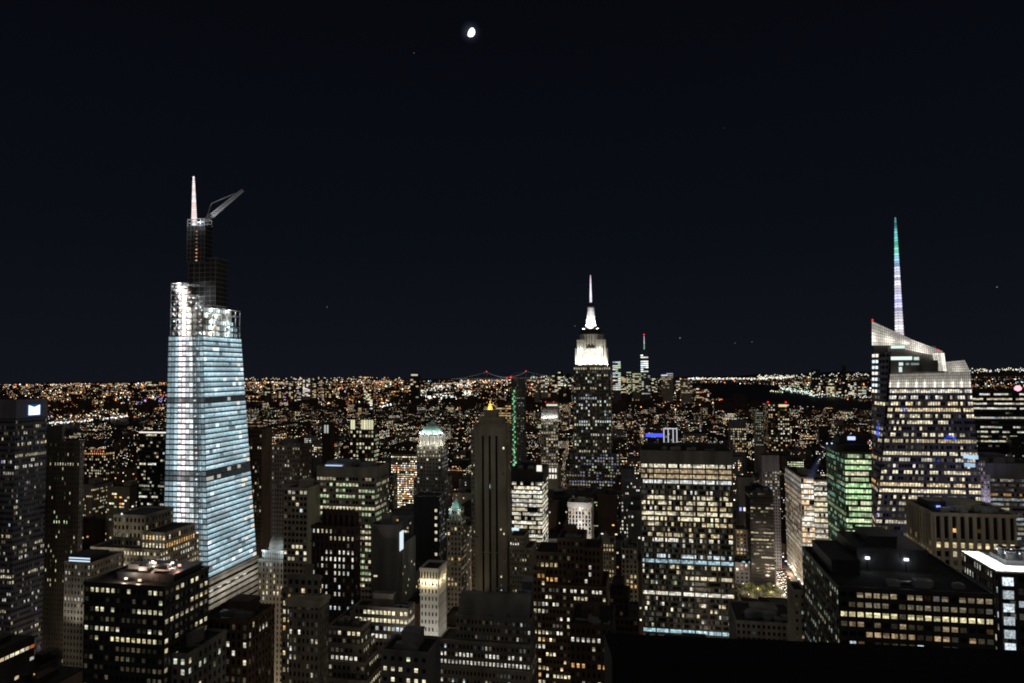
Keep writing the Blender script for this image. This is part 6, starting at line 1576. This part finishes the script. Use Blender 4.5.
# cars on the avenue
def make_car(paint):
    root = empty("car"); m = MB()
    m.hexa([(-.9, -2.2, .3), (.9, -2.2, .3), (.9, 2.2, .3), (-.9, 2.2, .3), (-.85, -2.2, .85), (.85, -2.2, .85), (.85, 2.2, .85), (-.85, 2.2, .85)])
    m.hexa([(-.85, -1.3, .84), (.85, -1.3, .84), (.85, 1.5, .84), (-.85, 1.5, .84), (-.68, -.8, 1.42), (.68, -.8, 1.42), (.68, .8, 1.42), (-.68, .8, 1.42)], 1)
    m.build("body", [paint, GLASS], root)
    for x in (-.88, .88):
        for y in (-1.35, 1.35):
            w = MB(); n = 10
            for i in range(n):
                a0, a1 = 2 * math.pi * i / n, 2 * math.pi * (i + 1) / n
                w.hexa([(x - .1, y, .33), (x + .1, y, .33), (x + .1, y + .33 * math.cos(a0), .33 + .33 * math.sin(a0)), (x - .1, y + .33 * math.cos(a0), .33 + .33 * math.sin(a0)), (x - .1, y, .331), (x + .1, y, .331), (x + .1, y + .33 * math.cos(a1), .33 + .33 * math.sin(a1)), (x - .1, y + .33 * math.cos(a1), .33 + .33 * math.sin(a1))])
            w.build("wheel", BLACKP, root)
    for x in (-.6, .6):
        h = MB(); h.box(x - .22, x + .22, -2.28, -2.2, .55, .8, 0, (14, 13, 11.5)); h.build("headlight", GLOW, root)
        h = MB(); h.box(x - .22, x + .22, 2.2, 2.28, .6, .82, 0, (7, .25, .15)); h.build("taillight", GLOW, root)
    tag(root, "car with lit headlights in the avenue's evening traffic", "car", "cars on the avenue")
    return root
YEL = wall_mat("yellow_car_paint", (.55, .33, .02), rough=.35, vary=.03); WHC = wall_mat("white_car_paint", (.6, .6, .6), rough=.35, vary=.03)
c0 = [make_car(YEL), make_car(BLACKP), make_car(WHC)]; c0[0]["label"] = "yellow car with lit headlights in the avenue's evening traffic"
k = 0
for lane in (-7.2, -3.6, 0, 3.6, 7.2):
    v_ = 640 + g2.uniform(0, 10)
    while v_ < 1150:
        i = g2.choice((0, 1, 2)) if k > 2 else k
        o = c0[i] if k < 3 else copy_tree(c0[i]); k += 1
        o.location = from_uv(165 + lane, v_, .1); o.rotation_euler = (0, 0, -GA if lane < 5 else -GA + math.pi)
        v_ += g2.uniform(7, 17)

# the cross street beside the park, crowded with headlights, and the lit signs down the avenue
for j, py in enumerate((610.2, 612.0)):
    px = 734.0
    while px < 797:
        o = copy_tree(c0[g2.choice((0, 1, 2))]); o.location = ground_at(px, py, .02); o.rotation_euler = (0, 0, -GA + (math.pi / 2 if j else -math.pi / 2) + g2.uniform(-.5, .5))
        o["label"] = "car with lit headlights on the cross street below the park trees"; o["group"] = "cars on the cross street"
        px += g2.uniform(3.2, 7)
ld2 = ld.copy(); ld2.energy = 2000
for i, py in enumerate((591, 597, 603, 607, 594, 600, 606)):
    px = (742, 758, 749, 772, 774, 782, 788)[i]; o = copy_tree(lamp0); o.location = ground_at(px, py); o.rotation_euler = (0, 0, g2.uniform(0, 6)); o["label"] = "street lamp glowing among the park trees"; o["group"] = "park street lamps"
    lo = bpy.data.objects.new("street_light", ld2); col.objects.link(lo); lo.location = (1.7, 0, 8.3); lo.parent = o
SC = [(1, .95, .9), (1, .8, .85), (1, .3, .3), (.6, .7, 1), (1, .85, .6), (1, 1, 1)]
for i in range(34):
    side = 1 if i % 2 else -1; v_ = 770 + i * 9.5 + g2.uniform(-3, 3); p = from_uv(165 + side * 14.6, v_, g2.uniform(4, 9)); w_, h_ = g2.uniform(1.2, 3.2), g2.uniform(.8, 2.4)
    m = MB(); m.box(-w_ / 2, w_ / 2, -.2, .2, 0, h_, 0, sc(g2.choice(SC), g2.uniform(1.2, 4))); m.box(-w_ / 2 - .08, w_ / 2 + .08, .2, .35, -.08, h_ + .08, 1); m.bar((0, .3, h_ / 2), (side * .9, .3, h_ / 2), .06, 1)
    o = m.build("shop_sign", [GLOW, STEEL]); o.location = p; o.rotation_euler = (0, 0, -GA)
    tag(o, "small lit shop sign hung out over the avenue pavement", "sign", "lit signs along the avenue")

# ================================================================== the deck's own parapet, right in front of the viewer
t = empty("deck_parapet", (0, 0, 0)); tag(t, "unlit black deck parapet with a thin metal coping rail, at the viewer's feet", "parapet")
a, c = at(612, 657, 5.6), at(1400, 694, 4.7)
m = MB(); m.hexa([(a.x, a.y, 255), (c.x, c.y, 255), (c.x, c.y + .5, 255), (a.x, a.y + .5, 255), (a.x, a.y, a.z), (c.x, c.y, c.z), (c.x, c.y + .5, c.z), (a.x, a.y + .5, a.z)]); m.build("wall", BLACKP, t)
# moon and stars
mm = bpy.data.materials.new("moon_surface"); mm.use_nodes = True; nt = mm.node_tree; nt.nodes.clear()
o_ = nt.nodes.new("ShaderNodeOutputMaterial"); em = nt.nodes.new("ShaderNodeEmission"); ge = nt.nodes.new("ShaderNodeNewGeometry"); dt = nt.nodes.new("ShaderNodeVectorMath"); dt.operation = 'DOT_PRODUCT'
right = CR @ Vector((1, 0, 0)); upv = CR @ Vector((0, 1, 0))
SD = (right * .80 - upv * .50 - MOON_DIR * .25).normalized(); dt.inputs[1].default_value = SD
mr = nt.nodes.new("ShaderNodeMapRange"); mr.inputs["From Min"].default_value = 0.0; mr.inputs["From Max"].default_value = .12; mr.inputs["To Min"].default_value = .03; mr.inputs["To Max"].default_value = 2.6  # sunlit and dark sides painted as glow by the surface's facing
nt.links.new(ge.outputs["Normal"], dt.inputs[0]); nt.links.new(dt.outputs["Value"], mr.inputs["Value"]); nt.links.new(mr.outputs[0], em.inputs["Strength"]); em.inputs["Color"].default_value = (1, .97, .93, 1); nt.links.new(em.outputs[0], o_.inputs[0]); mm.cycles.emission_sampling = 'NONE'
m = MB(); RM = 40000 * 4.1 / FPX; prof = [(RM * math.sin(math.pi * i / 20), -RM * math.cos(math.pi * i / 20)) for i in range(21)]; m.lathe((0, 0), prof, 32)
mo = m.build("moon", mm); mo.location = EYE + MOON_DIR * 40000; tag(mo, "bright gibbous moon high in the black night sky", "moon")
for px, py, s, c in ((414, 53, .5, (.2, .16, .12)), (327, 307, .45, (.3, .3, .28)), (575, 326, .4, (.3, .32, .3)), (680, 338, .5, (.45, .45, .42)), (735, 343, .4, (.2, .2, .2)), (752, 342, .4, (.3, .25, .2)), (997, 287, .45, (.4, .38, .33)), (724, 128, .3, (.12, .12, .12))):
    d_ = ray(px, py).normalized(); m = MB(); m.octa((0, 0, 0), s * 38000 / FPX, 0, c); o = m.build("star", GLOW); o.location = EYE + d_ * 38000
    tag(o, "faint small star alone in the black sky", "star", "faint stars")
